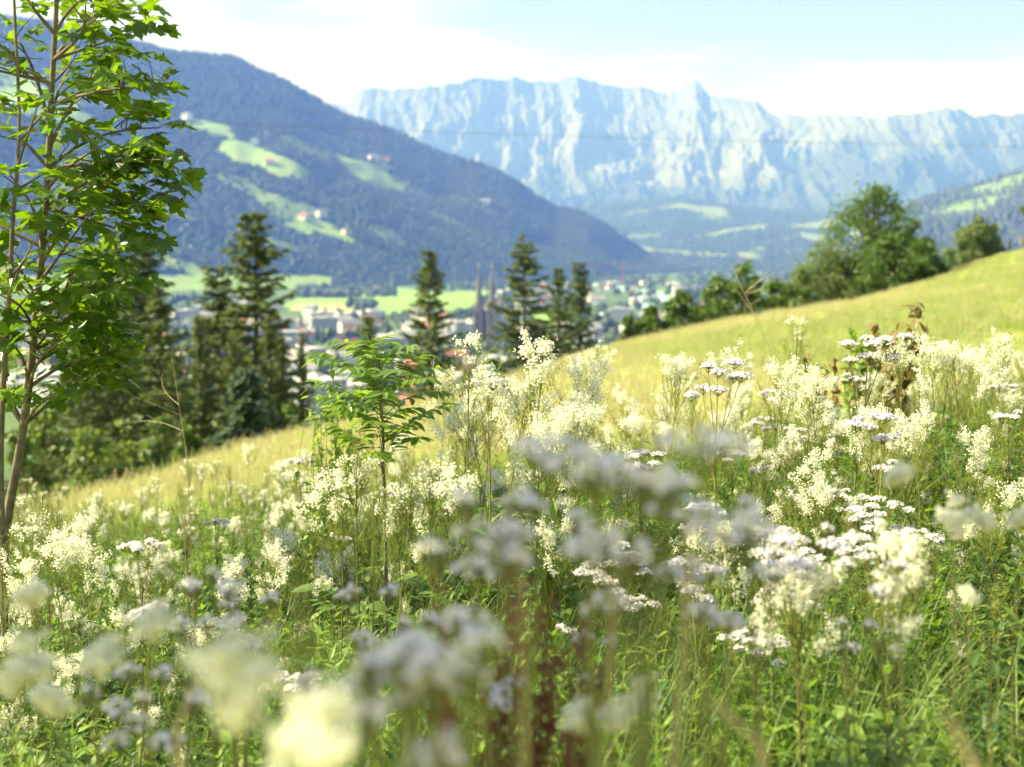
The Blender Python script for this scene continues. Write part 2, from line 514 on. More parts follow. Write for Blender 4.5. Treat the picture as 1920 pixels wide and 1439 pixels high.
fld = ((PXL > -60) & (PXL < 625) & (PYL > 513 + .02 * np.maximum(PXL - 430, 0)) & (PYL < 600)) | ((PXL > 640) & (PXL < 1010) & (PYL > 541) & (PYL < 600))
clr = np.where(fld, 1.0, clr)
def hill_mat(name, forest, meadow, m2):
    m = bpy.data.materials.new(name); m.use_nodes = True
    t = m.node_tree; b = t.nodes['Principled BSDF']; b.inputs['Roughness'].default_value = .95; b.inputs['Specular IOR Level'].default_value = .05
    a = t.nodes.new('ShaderNodeAttribute'); a.attribute_name = 'var'
    gg = t.nodes.new('ShaderNodeNewGeometry'); n = t.nodes.new('ShaderNodeTexNoise'); n.inputs['Scale'].default_value = .004; n.inputs['Detail'].default_value = 6
    t.links.new(gg.outputs['Position'], n.inputs['Vector'])
    x0 = t.nodes.new('ShaderNodeMix'); x0.data_type = 'RGBA'; x0.inputs['A'].default_value = (*meadow, 1); x0.inputs['B'].default_value = (*m2, 1)
    t.links.new(n.outputs['Fac'], x0.inputs['Factor'])
    x = t.nodes.new('ShaderNodeMix'); x.data_type = 'RGBA'; x.inputs['A'].default_value = (*forest, 1)
    t.links.new(x0.outputs['Result'], x.inputs['B']); t.links.new(a.outputs['Fac'], x.inputs['Factor']); t.links.new(x.outputs['Result'], b.inputs['Base Color'])
    return m
hm = hill_mat('forest_slope', (.02, .035, .012), (.18, .30, .065), (.25, .34, .09))
g = Geo(); g.add(np.stack([X, Y, Z], -1).reshape(-1, 3), grid_faces(len(us), len(ts)), 0, clr.ravel())
link('forested_mountain', g.mesh('forested_mountain', hm, True), kind='structure')

def far_trees(X, Y, Z, T, keep, n, hmin, hmax, name, conif=.8, tmax=1.03, label=None):
    """conical and round trees standing on a relief grid"""
    ny, nx = X.shape
    rows = np.where(T[:, 0] <= tmax)[0][-1]
    a = rng.random(n) * rows; b = rng.random(n) * (nx - 1)
    i = a.astype(int); j = b.astype(int); fa = a - i; fb = b - j
    i2 = np.minimum(i + 1, ny - 1); j2 = np.minimum(j + 1, nx - 1)
    def bl(A): return (A[i, j] * (1 - fb) + A[i, j2] * fb) * (1 - fa) + (A[i2, j] * (1 - fb) + A[i2, j2] * fb) * fa
    k = bl(keep) < .12 + .75 * rng.random(n) ** 2.5
    p = np.stack([bl(X), bl(Y), bl(Z)], 1)[k]
    m = len(p); h = hmin + (hmax - hmin) * rng.random(m) ** 1.3
    con = rng.random(m) < conif
    gg = Geo()
    def dm(a_, b_): 
        q = np.zeros((len(a_), 3, 3)); q[:, 0, 0] = a_; q[:, 1, 1] = a_; q[:, 2, 2] = b_; return q
    gg.inst(CONE, dm(h[con] * .26, h[con]), p[con] - [0, 0, 1], 0)
    hr = h[~con] * .42
    gg.inst(BALL, dm(hr * .95, hr), p[~con] + np.stack([0 * hr, 0 * hr, hr * .8], 1), 1)
    o = gg.build(name, [M['fartree'], M['farleaf']], kind='stuff')
    tag(o, label, 'forest')
    return p
inview = (U > -.45).astype(float)
far_trees(X[:, U[0] > -.45], Y[:, U[0] > -.45], Z[:, U[0] > -.45], T[:, U[0] > -.45], clr[:, U[0] > -.45], 70000, 8, 19, 'mountain_forest', .76,
          label='dark spruce forest covering the steep mountainside on the left')

# --- far rocky range
silT = table([(100, 185), (400, 190), (560, 200), (650, 203), (660, 185), (680, 171), (730, 174), (800, 166), (860, 156), (905, 149), (940, 158), (965, 148), (1000, 159), (1040, 152), (1085, 141),
              (1120, 158), (1170, 167), (1200, 160), (1250, 173), (1275, 166), (1292, 158), (1305, 153), (1318, 166), (1330, 185), (1390, 193), (1420, 195), (1450, 215), (1520, 222), (1600, 217),
              (1640, 222), (1690, 212), (1750, 208), (1775, 202), (1790, 206), (1810, 212), (1860, 219), (1920, 215), (2000, 205), (2300, 230)])
footT = lambda u: 9800 + 0 * u
crestT = lambda u: 13800 + 700 * np.sin(u * 17)
us, ts, U, T, X, Y, Z = mountain('far', -.34, .48, 1150, 260, footT, crestT, silT, lambda t: .16 * t + .84 * np.clip((t - .25) / .75, 0, 1) ** 1.5, None)
tt_ = np.minimum(T, 1)
env = np.clip(tt_ * 1.6, 0, 1) * np.clip((1 - tt_) * 4 + .06, 0, 1)
rd = NZ.ridged(X / 1500 + 9 + .3 * NZ.v(X / 800, Y / 800), Y / 5200 + 3, 6, .6)
rd2 = NZ.ridged(X / 420, Y / 900, 5, .6)
Z = Z + env * (400 * (rd - .62) + 190 * (rd2 - .6))
Y = Y - env * (800 * (rd - .55) + 260 * (rd2 - .55))
Z += 95 * (NZ.ridged(X / 520 + 6, Y / 9000, 4, .6) - .62) * np.clip((tt_ - .4) * 2, 0, 1) + 75 * (NZ.ridged(X / 170 + 3, Y / 260, 5, .65) - .6) * np.clip(tt_ * 2, 0, 1)
# bare rock where it is high or steep, woods and alps below
dzx = np.gradient(Z, axis=1) / np.maximum(np.abs(np.gradient(X, axis=1)), 1)
hgt = (Z - VALLEY) / 1500
rock = np.clip((hgt - .44 + .9 * (NZ.fbm(X / 500, Y / 700, 5) - .5) + .25 * (NZ.ridged(X / 330, Y / 1500, 4) - .5)) * 4, 0, 1)
def rock_mat():
    m = hill_mat('limestone_range', (.045, .06, .05), (.175, .188, .225), (.10, .11, .13))
    return m
g = Geo(); g.add(np.stack([X, Y, Z], -1).reshape(-1, 3), grid_faces(len(us), len(ts)), 0, rock.ravel())
link('limestone_mountains', g.mesh('limestone_mountains', rock_mat(), True), kind='structure')

# --- foothills in front of the range
silF = table([(600, 420), (1000, 400), (1060, 392), (1130, 385), (1200, 378), (1280, 372), (1340, 385), (1400, 392), (1480, 398), (1560, 396), (1700, 380), (1900, 340), (2300, 300)])
us, ts, U, T, X, Y, Z = mountain('foot', -.1, .48, 300, 70, lambda u: 5200 + 0 * u, lambda u: 9300 + 0 * u, silF, lambda t: t ** 1.1, None)
Z = Z + np.clip(np.minimum(T, 1) * 3, 0, 1) * (190 * (NZ.fbm(X / 700 + 5, Y / 600, 5) - .5)) * np.clip((1.0 - np.minimum(T, 1)) * 3 + .25, 0, 1)
ck = np.clip((NZ.fbm(X / 300 + 2, Y / 380 + 6, 4) - .635) * 14, 0, 1)
g = Geo(); g.add(np.stack([X, Y, Z], -1).reshape(-1, 3), grid_faces(len(us), len(ts)), 0, ck.ravel())
link('foothills', g.mesh('foothills', hill_mat('foothill_cover', (.03, .05, .02), (.14, .20, .08), (.19, .23, .10)), True), kind='structure')
far_trees(X, Y, Z, T, ck, 12000, 14, 30, 'foothill_forest', .7, label='hazy woods on the low foothills before the rocky range')
# --- right hill
silR = table([(1400, 560), (1500, 520), (1600, 470), (1680, 402), (1720, 378), (1780, 360), (1850, 342), (1920, 318), (2100, 240), (2600, 100)])
us, ts, U, T, X, Y, Z = mountain('right', .18, .9, 220, 60, lambda u: 3000 + 0 * u, lambda u: 5200 + 0 * u, silR, lambda t: t ** 1.05, None)
Z = Z + np.clip(np.minimum(T, 1) * (1 - np.minimum(T, 1)) * 4, 0, 1) * 90 * (NZ.ridged(X / 700, Y / 900, 4) - .55)
ck = np.clip((NZ.fbm(X / 420 + 8, Y / 500 + 3, 4) - .58) * 12, 0, .6)
g = Geo(); g.add(np.stack([X, Y, Z], -1).reshape(-1, 3), grid_faces(len(us), len(ts)), 0, ck.ravel())
link('wooded_hill', g.mesh('wooded_hill', hm, True), kind='structure')
far_trees(X[:, U[0] < .45], Y[:, U[0] < .45], Z[:, U[0] < .45], T[:, U[0] < .45], ck[:, U[0] < .45], 7000, 14, 28, 'hill_forest', .8,
          label='hazy wood covering the low hill at the right edge')

# ------------------------------------------------------------------ haze
hz = Geo(); v, f = box(26000, 24000, 1)
zt = 1980.0; zb = VALLEY - 9
v[:, 2] = np.where(v[:, 2] > .5, zt, zb); v[:, 1] += 11000
hz.add(v, f)
hmat = bpy.data.materials.new('valley_haze'); hmat.use_nodes = True
t = hmat.node_tree; t.nodes.clear()
ho = t.nodes.new('ShaderNodeOutputMaterial'); hv = t.nodes.new('ShaderNodeVolumePrincipled')
hv.inputs['Color'].default_value = (.112, .236, .95, 1)
hv.inputs['Absorption Color'].default_value = (1, 1, 1, 1)
hv.inputs['Density'].default_value = 1.66e-4
hv.inputs['Anisotropy'].default_value = 0.1
t.links.new(hv.outputs[0], ho.inputs['Volume'])
hz.build('haze', hmat, kind='stuff')

# ------------------------------------------------------------------ valley town
roofs = {k: mat('roof_' + k, c, .8, .2, (1.2, tuple(q * .75 for q in c))) for k, c in
         dict(red=(.33, .13, .09), brown=(.16, .10, .075), grey=(.22, .23, .25), orange=(.45, .20, .11), pale=(.60, .60, .60)).items()}
walls = {k: mat('wall_' + k, c, .85, .2, (.8, tuple(q * .9 for q in c))) for k, c in
         dict(white=(.75, .74, .71), cream=(.66, .58, .42), grey=(.45, .46, .47), wood=(.22, .13, .07)).items()}
glass = mat('window_glass', (.05, .06, .08), .15, .5)
doorm = mat('wooden_door', (.20, .11, .06), .6)
def house_proto(w, d, h, rh, wm, rm, flat=False):
    g = Geo(); v, f = box(w, d, h); g.add(v, f)
    if not flat:
        for s in (-1, 1):
            q = np.array([[s * w / 2, -d / 2, h], [s * w / 2, d / 2, h], [s * w / 2, 0, h + rh]]); g.add(q, np.array([[0, 1, 2]]))
    wall = g.mesh('wall', walls[wm])
    g = Geo()
    if flat:
        v, f = box(w + .6, d + .6, .5, z=h + .01); g.add(v, f); v, f = box(w * .3, d * .3, 1.6, x=w * .2, z=h + .52); g.add(v, f)
    else:
        e = 1.1; k = rh / (d / 2)
        for s in (-1, 1):
            a = np.array([[-w / 2 - e, s * (d / 2 + e), h - k * e], [w / 2 + e, s * (d / 2 + e), h - k * e], [w / 2 + e, 0, h + rh + .02], [-w / 2 - e, 0, h + rh + .02]])
            up = a + [0, 0, .35]
            g.add(np.concatenate([a, up]), np.array([[0, 1, 2, 3], [4, 5, 6, 7], [0, 1, 5, 4], [0, 3, 7, 4], [1, 2, 6, 5]]))
    roof = g.mesh('roof', roofs[rm])
    g = Geo(); nf = max(1, int(h // 3)); nw = max(2, int(w // 3.4))
    for fl in range(nf):
        for i in range(nw):
            x = -w / 2 + (i + .5) * w / nw
            for s in (-1, 1):
                v, f = box(1.2, .12, 1.4, x, s * (d / 2 + .05), 1.0 + fl * 2.9); g.add(v, f)
        for i in range(max(2, int(d // 3.6))):
            y = -d / 2 + (i + .5) * d / max(2, int(d // 3.6))
            for s in (-1, 1):
                v, f = box(.12, 1.2, 1.4, s * (w / 2 + .05), y, 1.0 + fl * 2.9); g.add(v, f)
    win = g.mesh('window', glass)
    g = Geo(); v, f = box(.9, .9, 1.8, w * .22, d * .12, h + rh * .75); g.add(v, f)
    ch = g.mesh('chimney', walls['grey'])
    return dict(wall=wall, roof=roof, windows=win, chimney=None if flat else ch)
HP = [('white house with a red tiled roof', house_proto(15, 11, 6.2, 3.6, 'white', 'red')),
      ('cream house with a brown roof', house_proto(13, 11, 6.5, 3.4, 'cream', 'brown')),
      ('white house with a grey roof', house_proto(17, 12, 8.5, 3.6, 'white', 'grey')),
      ('white house with an orange roof', house_proto(14, 11, 6.0, 3.2, 'white', 'orange')),
      ('long flat roofed pale hall', house_proto(42, 20, 8, 0, 'white', 'pale', True)),
      ('tall grey block with a flat roof', house_proto(24, 14, 15, 0, 'grey', 'pale', True)),
      ('wooden chalet with a brown roof', house_proto(14, 12, 6, 3.4, 'wood', 'brown'))]
def put_house(k, p, rz, label, group):
    nm, pr = HP[k]
    o = link('house' if k not in (4, 5) else ('hall' if k == 4 else 'apartment_block'), pr['wall'], None, p); o.rotation_euler.z = rz
    tag(o, label, 'house' if k not in (4, 5) else 'building', group)
    for q in ('roof', 'chimney'):
        if pr[q]: link(q, pr[q], o)
    link('windows', pr['windows'], o, kind='stuff')
    return o
r2 = np.random.default_rng(77)
cnt = 0; taken = []
zones = [(0, 330, 'behind the maple side spruces'), (330, 640, 'beside the tallest spruce'), (640, 880, 'behind the sapling'),
         (880, 1020, 'near the church'), (1020, 1400, 'by the river')]
poly_clear = [on_valley(x, y)[:2] for x, y in riv]
while cnt < 250:
    px = r2.uniform(40, 1340); py = 535 + 250 * r2.random() ** 1.4
    if px > 1100 and py > 660: continue
    if px < 540 and py < 566 + 8 * r2.random(): continue
    if 520 < px < 905 and py < 590: continue
    if 905 < px < 1000 and py < 560: continue
    p = on_valley(px, py)
    if min(np.hypot(*(p[:2] - q)) for q in poly_clear) < 55 + .012 * p[1]: continue
    if 985 < px < 1060 and 585 < py < 615: continue
    if math.hypot(p[0] + 22, p[1] - 1085) < 50: continue
    if any(np.hypot(p[0] - q[0], p[1] - q[1]) < 26 for q in taken): continue
    taken.append(p)
    k = int(r2.choice([0, 1, 2, 3, 4, 5, 6], p=[.2, .14, .24, .12, .13, .12, .05]))
    z = [q[2] for q in zones if q[0] <= px < q[1]][0]
    put_house(k, p, r2.uniform(0, 3.14), HP[k][0] + ' ' + z, 'houses of the valley town'); cnt += 1
p = on_valley(1205, 640); put_house(4, p, .3, 'large white hall with a flat roof right of the rightmost small spruce', 'houses of the valley town').scale = (.8, 1, 1.5)
p = on_valley(880, 622); put_house(4, p, .9, 'bright white hall just left of the twin spires', 'houses of the valley town').scale = (.6, 1, 1.2)
# farmhouses on the mountainside
from mathutils.bvhtree import BVHTree
mt = bpy.data.objects['forested_mountain'].data
bv = BVHTree.FromPolygons([v.co for v in mt.vertices], [p.vertices for p in mt.polygons])
for px, py, k, lab in [(505, 308, 3, 'farmhouse with an orange roof on the mountain pasture'), (478, 272, 2, 'small grey roofed farm at the top of the mountain pasture'),
                       (700, 302, 2, 'white farm above the right hand mountain pasture'), (722, 305, 0, 'red roofed farm beside the white farm on the right hand pasture'),
                       (350, 225, 2, 'small pale hut high on the forested mountain'), (145, 345, 2, 'grey roofed farm behind the maple leaves on the mountain'),
                       (600, 408, 2, 'white farm on the lower mountain pasture'), (570, 412, 0, 'red roofed farm on the lower mountain pasture'),
                       (910, 385, 2, 'white house on the dark mountainside above the lone spruce'), (650, 440, 1, 'cream farm at the foot of the mountain pasture')]:
    dv = Vector(ray(px, py)); hit = bv.ray_cast(Vector((0, 0, CAMZ)), dv.normalized())
    if hit[0] is None: continue
    o = put_house(k, hit[0] - Vector((0, 0, 1)), 1.1 + px, lab, 'farmhouses on the mountainside'); o.scale = (1.7, 1.7, 1.7)

# twin spired church
stone = mat('church_stone', (.20, .185, .17), .9, .1, (.5, (.15, .14, .13)))
slate = mat('church_slate', (.24, .26, .30), .7, .3)
gold = mat('gilded_cross', (.75, .60, .25), .35, .5, None, .8)
cb = on_valley(906, 655); cb[1] = 1085; cb[0] = ray(911, 600)[0] * 1085; cb[2] = VALLEY
ch = link('church', None, None, cb); tag(ch, 'stone church with two slender pointed spires rising over the town', 'church')
ch.rotation_euler.z = -.25
g = Geo(); v, f = box(17, 46, 17, 0, 25, 0); g.add(v, f); g.build('nave', stone, ch)
g = Geo(); q = np.array([[-9.5, 1.5, 16], [9.5, 1.5, 16], [0, 1.5, 28], [-9.5, 49, 16], [9.5, 49, 16], [0, 49, 28]])
g.add(q, [np.array([[0, 1, 2], [3, 5, 4]]), np.array([[0, 2, 5, 3], [1, 4, 5, 2], [0, 3, 4, 1]])]); g.build('roof', slate, ch)
for s in (-1, 1):
    g = Geo(); v, f = box(7.2, 7.2, 31, s * 5.2, -1.6, 0); g.add(v, f)
    v, f = box(7.9, 7.9, .8, s * 5.2, -1.6, 30.6); g.add(v, f)
    for fl in (6, 15, 23):
        v, f = box(7.5, 7.5, .5, s * 5.2, -1.6, fl); g.add(v, f)
    tw = g.build('tower', stone, ch)
    g = Geo()
    for fl in (17, 24):
        v, f = box(2.0, .2, 5, s * 5.2, -5.25, fl); g.add(v, f)
        v, f = box(.2, 2.0, 5, s * 8.85, -1.6, fl); g.add(v, f)
    g.build('belfry_window', glass, tw)
    g = Geo(); th = np.arange(8) * math.pi / 4 + math.pi / 8
    for z0, z1, r0, r1 in ((31.4, 36, 3.4, 3.1), (36, 63.5, 2.9, .35)):
        ring = np.array([(r0 * math.cos(t) + s * 5.2, r0 * math.sin(t) - 1.6, z0) for t in th] + [(r1 * math.cos(t) + s * 5.2, r1 * math.sin(t) - 1.6, z1) for t in th])
        g.add(ring, np.array([[i, (i + 1) % 8, 8 + (i + 1) % 8, 8 + i] for i in range(8)]))
    for a in range(4):
        x = s * 5.2 + 3.2 * (1 if a & 1 else -1); y = -1.6 + 3.2 * (1 if a & 2 else -1)
        g.inst(CONE, np.diag([.7, .7, 7.0])[None], np.array([[x, y, 31.4]]))
    sp = g.build('spire', stone, ch)
    g = Geo(); g.inst(BALL, np.diag([.8, .8, .8])[None], np.array([[s * 5.2, -1.6, 64]]))
    v, f = box(.35, .35, 3.2, s * 5.2, -1.6, 64.6); g.add(v, f); v, f = box(1.7, .35, .35, s * 5.2, -1.6, 66.4); g.add(v, f)
    g.build('cross', gold, sp)

# cranes and pylons
def lattice(g, a, b, w, n, rad):
    a = np.asarray(a, float); b = np.asarray(b, float); t = norm((b - a)[None])[0]
    x = norm(np.cross(t, [0.3, 1, 0.2])[None])[0]; y = np.cross(t, x)
    cs = [x * w + y * w, x * w - y * w, -x * w - y * w, -x * w + y * w]
    for c in cs: g.add(*tube([a + c, b + c], rad, 4))
    for i in range(n):
        p = a + (b - a) * i / n; q = a + (b - a) * (i + 1) / n
        for k in range(4): g.add(*tube([p + cs[k], q + cs[(k + 1) % 4]], rad * .7, 3))
redm = mat('crane_red', (.34, .10, .09), .6); galv = mat('galvanised_steel', (.35, .37, .38), .5, .4)
def crane(p, h, jib, ang, label, w=.9):
    o = link('tower_crane', None, None, p); tag(o, label, 'crane', 'construction cranes')
    g = Geo(); lattice(g, (0, 0, 0), (0, 0, h), w, 14, .2); g.build('mast', redm, o)
    c, s = math.cos(ang), math.sin(ang)
    g = Geo(); lattice(g, (-.3 * jib * c, -.3 * jib * s, h), (jib * c, jib * s, h), w * .7, 14, .22); g.add(*tube([(0, 0, h), (0, 0, h + 6)], .5, 4))
    g.add(*tube([(0, 0, h + 6), (jib * .8 * c, jib * .8 * s, h + .6)], .15, 3)); g.build('jib', redm, o)
    g = Geo(); v, f = box(2.4, 2.4, 2.2, 0, 0, h - 2.6); g.add(v, f); g.build('cab', walls['white'], o)
    g = Geo(); v, f = box(3, 2, 2.6, -.28 * jib * c, -.28 * jib * s, h - 2.4); g.add(v, f); g.build('counterweight', walls['grey'], o)
p = on_valley(1167, 536); crane(p, (P(1167, 494, p[1])[2] - VALLEY), 48, 3.3, 'hazy red crane with a long jib far down the valley', 1.2)
p = on_valley(1385, 520); crane(p, 52, 40, .3, 'faint distant crane above the round bush at the valley end', 1.2)
p = on_valley(566, 735); crane(p, (P(566, 628, p[1])[2] - VALLEY), 20, 1.4, 'red crane mast standing right of the tall middle spruce', .8)
def pylon(p, h, label):
    o = link('power_pylon', None, None, p); tag(o, label, 'pylon', 'lattice power pylons')
    g = Geo()
    for sx, sy in ((1, 1), (1, -1), (-1, 1), (-1, -1)): g.add(*tube([(sx * 3, sy * 3, 0), (sx * .7, sy * .7, h * .7), (sx * .3, sy * .3, h)], .22, 4))
    for i in range(8):
        z0 = h * i / 9; z1 = h * (i + 1) / 9; w0 = 3 - 2.5 * z0 / h; w1 = 3 - 2.5 * z1 / h
        for s in (-1, 1):
            g.add(*tube([(-w0, s * w0, z0), (w1, s * w1, z1)], .15, 3)); g.add(*tube([(s * w0, -w0, z0), (s * w1, w1, z1)], .15, 3))
    g.build('mast', galv, o)
    for z, w in ((.68, 8), (.8, 10), (.92, 6)):
        g = Geo(); v, f = box(2 * w, .5, .6, 0, 0, h * z); g.add(v, f); g.build('cross_arm', galv, o)
for px, py, top, lab in [(641, 535, 488, 'lattice pylon left of the lone spruce, before the dark wood'), (735, 548, 508, 'smaller lattice pylon close to the lone spruce')]:
    p = on_valley(px, py); pylon(p, P(px, top, p[1])[2] - VALLEY, lab)

# trees between the houses
g = Geo(); pts = []
while len(pts) < 1500:
    px = r2.uniform(20, 1500); py = 528 + 230 * r2.random() ** 1.3
    dense = NZ.fbm(np.array([px / 45.]), np.array([py / 12.]), 3)[0]
    if dense < .47: continue
    if px < 540 and py < 566: continue
    if 520 < px < 905 and py < 590: continue
    p = on_valley(px, py)
    if min(np.hypot(*(p[:2] - q)) for q in poly_clear) < 40: continue
    if any(np.hypot(p[0] - q[0], p[1] - q[1]) < 11 for q in taken[:250]): continue
    pts.append(p)
for px0, px1, py0, py1, n in [(555, 740, 541, 558, 420), (600, 760, 524, 536, 160), (520, 620, 528, 536, 60), (900, 1250, 520, 535, 260), (780, 950, 535, 546, 120), (1270, 1560, 500, 540, 500), (310, 420, 560, 566, 40), (650, 700, 570, 582, 40), (900, 1010, 562, 575, 60), (1250, 1400, 540, 560, 150)]:
    for _ in range(n): pts.append(on_valley(r2.uniform(px0, px1), r2.uniform(py0, py1)))
pts = np.array(pts); h = r2.uniform(7, 15, len(pts)); con = r2.random(len(pts)) < .25
def dm(a_, b_):
    q = np.zeros((len(a_), 3, 3)); q[:, 0, 0] = a_; q[:, 1, 1] = a_; q[:, 2, 2] = b_; return q
g.inst(CONE, dm(h[con] * .27, h[con] * 1.4), pts[con], 0)
rr = h[~con] * .5
g.inst(BALL, dm(rr * .9, rr), pts[~con] + np.stack([0 * rr, 0 * rr, rr * .85], 1), 1)
g.inst(BALL, dm(rr * .6, rr * .6), pts[~con] + np.stack([rr * .7, rr * .3, rr * .7], 1), 1)
tag(g.build('valley_trees', [M['fartree'], M['farleaf']], kind='stuff'), 'groves and garden trees scattered among the fields and town houses', 'trees')

# power cables across the valley
cabm = mat('cable_sheath', (.04, .045, .05), .6)
def cable(a, b, sag, rad, label):
    t = np.linspace(0, 1, 24)[:, None]
    p = np.asarray(a) + (np.asarray(b) - np.asarray(a)) * t; p[:, 2] -= (sag * 4 * t * (1 - t))[:, 0]
    tag(Geo().add(*tube(p, rad, 4)).build('power_cable', cabm), label, 'cable', 'power cables across the valley')
cable(P(-700, 175, 140), P(2600, 282, 140), 1.2, .017, 'thin dark cable crossing in front of the rocky mountains')
cable(P(-600, 60, 170), P(1500, 130, 260), 1.5, .012, 'faint upper cable crossing the sky over the forested mountain')

# ------------------------------------------------------------------ spruces and shrubs below the brow
def spruce_proto(seed, H, Rm, droop=.35, gap=0.0, start=.06):
    r = np.random.default_rng(seed)
    g = Geo(); g.add(*tube([(0, 0, -1.0), (0, 0, H * .5), (.05, 0, H)], np.array([H * .014, H * .008, .01]), 7))
    trunk = g.mesh('trunk', M['sbark'])
    g = Geo(); z = H * start; D = []; O = []; Lq = []; UP = []
    while z < H * .985:
        t = z / H
        Lb = 1.14 * Rm * (1 - t) ** .72 * (.72 + .5 * r.random()) + .12
        nb = int(4 + 2 * r.random()) if t < .93 else 3
        a0 = r.random() * 6.28
        for k in range(nb):
            if r.random() < gap: continue
            az = a0 + k * 6.283 / nb + r.normal() * .25
            l = Lb * (.5 + .6 * r.random())
            el0 = .25 + .6 * t - .1 * r.random()
            n = max(4, int(l / .13))
            s = np.linspace(0, 1, n)
            rad = l * s
            zz = l * (el0 * s - droop * (1.4 + 1.2 * r.random()) * s ** 1.6 + droop * 1.0 * s ** 3)
            p = np.stack([np.cos(az) * rad, np.sin(az) * rad, z + zz], 1)
            if l > .5: g.add(*tube(p[::max(1, n // 5)], .012, 3), 0, .1)
            dirb = np.array([math.cos(az), math.sin(az), -.1]); side = np.array([-math.sin(az), math.cos(az), 0])
            for i in range(n):
                if i < n * .15 and l > .8: continue
                for sgn in (-1, 1, 0):
                    m = 3 if sgn else 2
                    for _ in range(m):
                        d = dirb * (.5 + .4 * r.random()) + side * sgn * (.5 + .5 * r.random()) + np.array([0, 0, -.55 * r.random() - .05])
                        D.append(d); O.append(p[i] + r.normal(size=3) * .03); Lq.append((.24 + .34 * r.random()) * (1 - .35 * t)); UP.append((0, 0, 1) if r.random() < .6 else r.normal(size=3))
        z += H * (.017 + .017 * r.random()) * (1.1 - .5 * t)
    D = np.array(D); O = np.array(O); Lq = np.array(Lq); n = len(D)
    Fm = frames(D, np.array(UP), Lq * (.34 + .25 * r.random(n)), Lq, Lq)
    g.inst(DIAM, Fm, O, 0, r.random(n))
    # leader
    return dict(trunk=trunk, crown=g.mesh('crown', M['spruce']), H=H)
SP = [spruce_proto(1, 15, 2.7, .34, .08), spruce_proto(2, 15, 2.4, .30, .15), spruce_proto(3, 15, 3.0, .42, .18), spruce_proto(4, 15, 2.0, .3, .1)]
def place_tree(pr, px, py, d, name, label, cat, group, sc=1.0, dz=-.3):
    top = P(px, py, d); b = gz(top[0], d) + dz
    k = (top[2] - b) / pr['H']
    o = link(name, None, None, (top[0], d, b)); tag(o, label, cat, group)
    o.scale = (k * sc, k * sc, k); o.rotation_euler.z = px * .7
    for q in ('trunk', 'crown'):
        link(q, pr[q], o)
    return o
for px, py, d, k, sc, lab in [
    (476, 393, 52, 0, 1.22, 'tallest dark spruce, left of centre above the meadow edge'),
    (222, 438, 48, 1, 1.2, 'spruce with a pointed top directly right of the maple'),
    (268, 446, 50, 3, 1.3, 'slim spruce between the maple side spruces and the tallest one'),
    (165, 470, 54, 1, 1.2, 'spruce half hidden behind the maple leaves'),
    (297, 530, 44, 1, 1.05, 'shorter spruce at the right side of the maple side group'),
    (406, 490, 57, 3, 1.2, 'narrow spruce just left of the tallest spruce'),
    (805, 465, 56, 0, .98, 'lone regular spruce right of the small sapling'),
    (983, 434, 60, 2, 1.12, 'tall ragged spruce right of the twin church spires'),
    (1048, 500, 63, 1, .95, 'slim spruce in the pair right of the ragged spruce'),
    (1088, 486, 66, 3, 1.15, 'rightmost spruce, the farther one of the pair'),
    (525, 628, 46, 1, .9, 'low dark spruce at the right foot of the tallest spruce'),
    (565, 620, 50, 3, .6, 'very thin spruce beside the red crane mast'),
    (372, 590, 46, 0, .75, 'dark spruce below the narrow one, left of the tallest'),
    (690, 590, 66, 1, .9, 'small spruce top peeping out behind the sapling'),
    (330, 640, 42, 2, .8, 'shaggy low spruce between the maple side group and the tallest spruce'),
    (440, 620, 45, 2, .85, 'shaggy spruce at the left foot of the tallest spruce'),
    (505, 590, 47, 0, .8, 'spruce leaning into the right side of the tallest spruce'),
    (150, 620, 40, 2, .8, 'shaggy spruce low behind the maple leaves'),
    (235, 580, 40, 0, .7, 'broad low spruce in front of the maple side group')]:
    place_tree(SP[k], px, py, d, 'spruce', lab, 'tree', 'spruces below the meadow edge', sc)

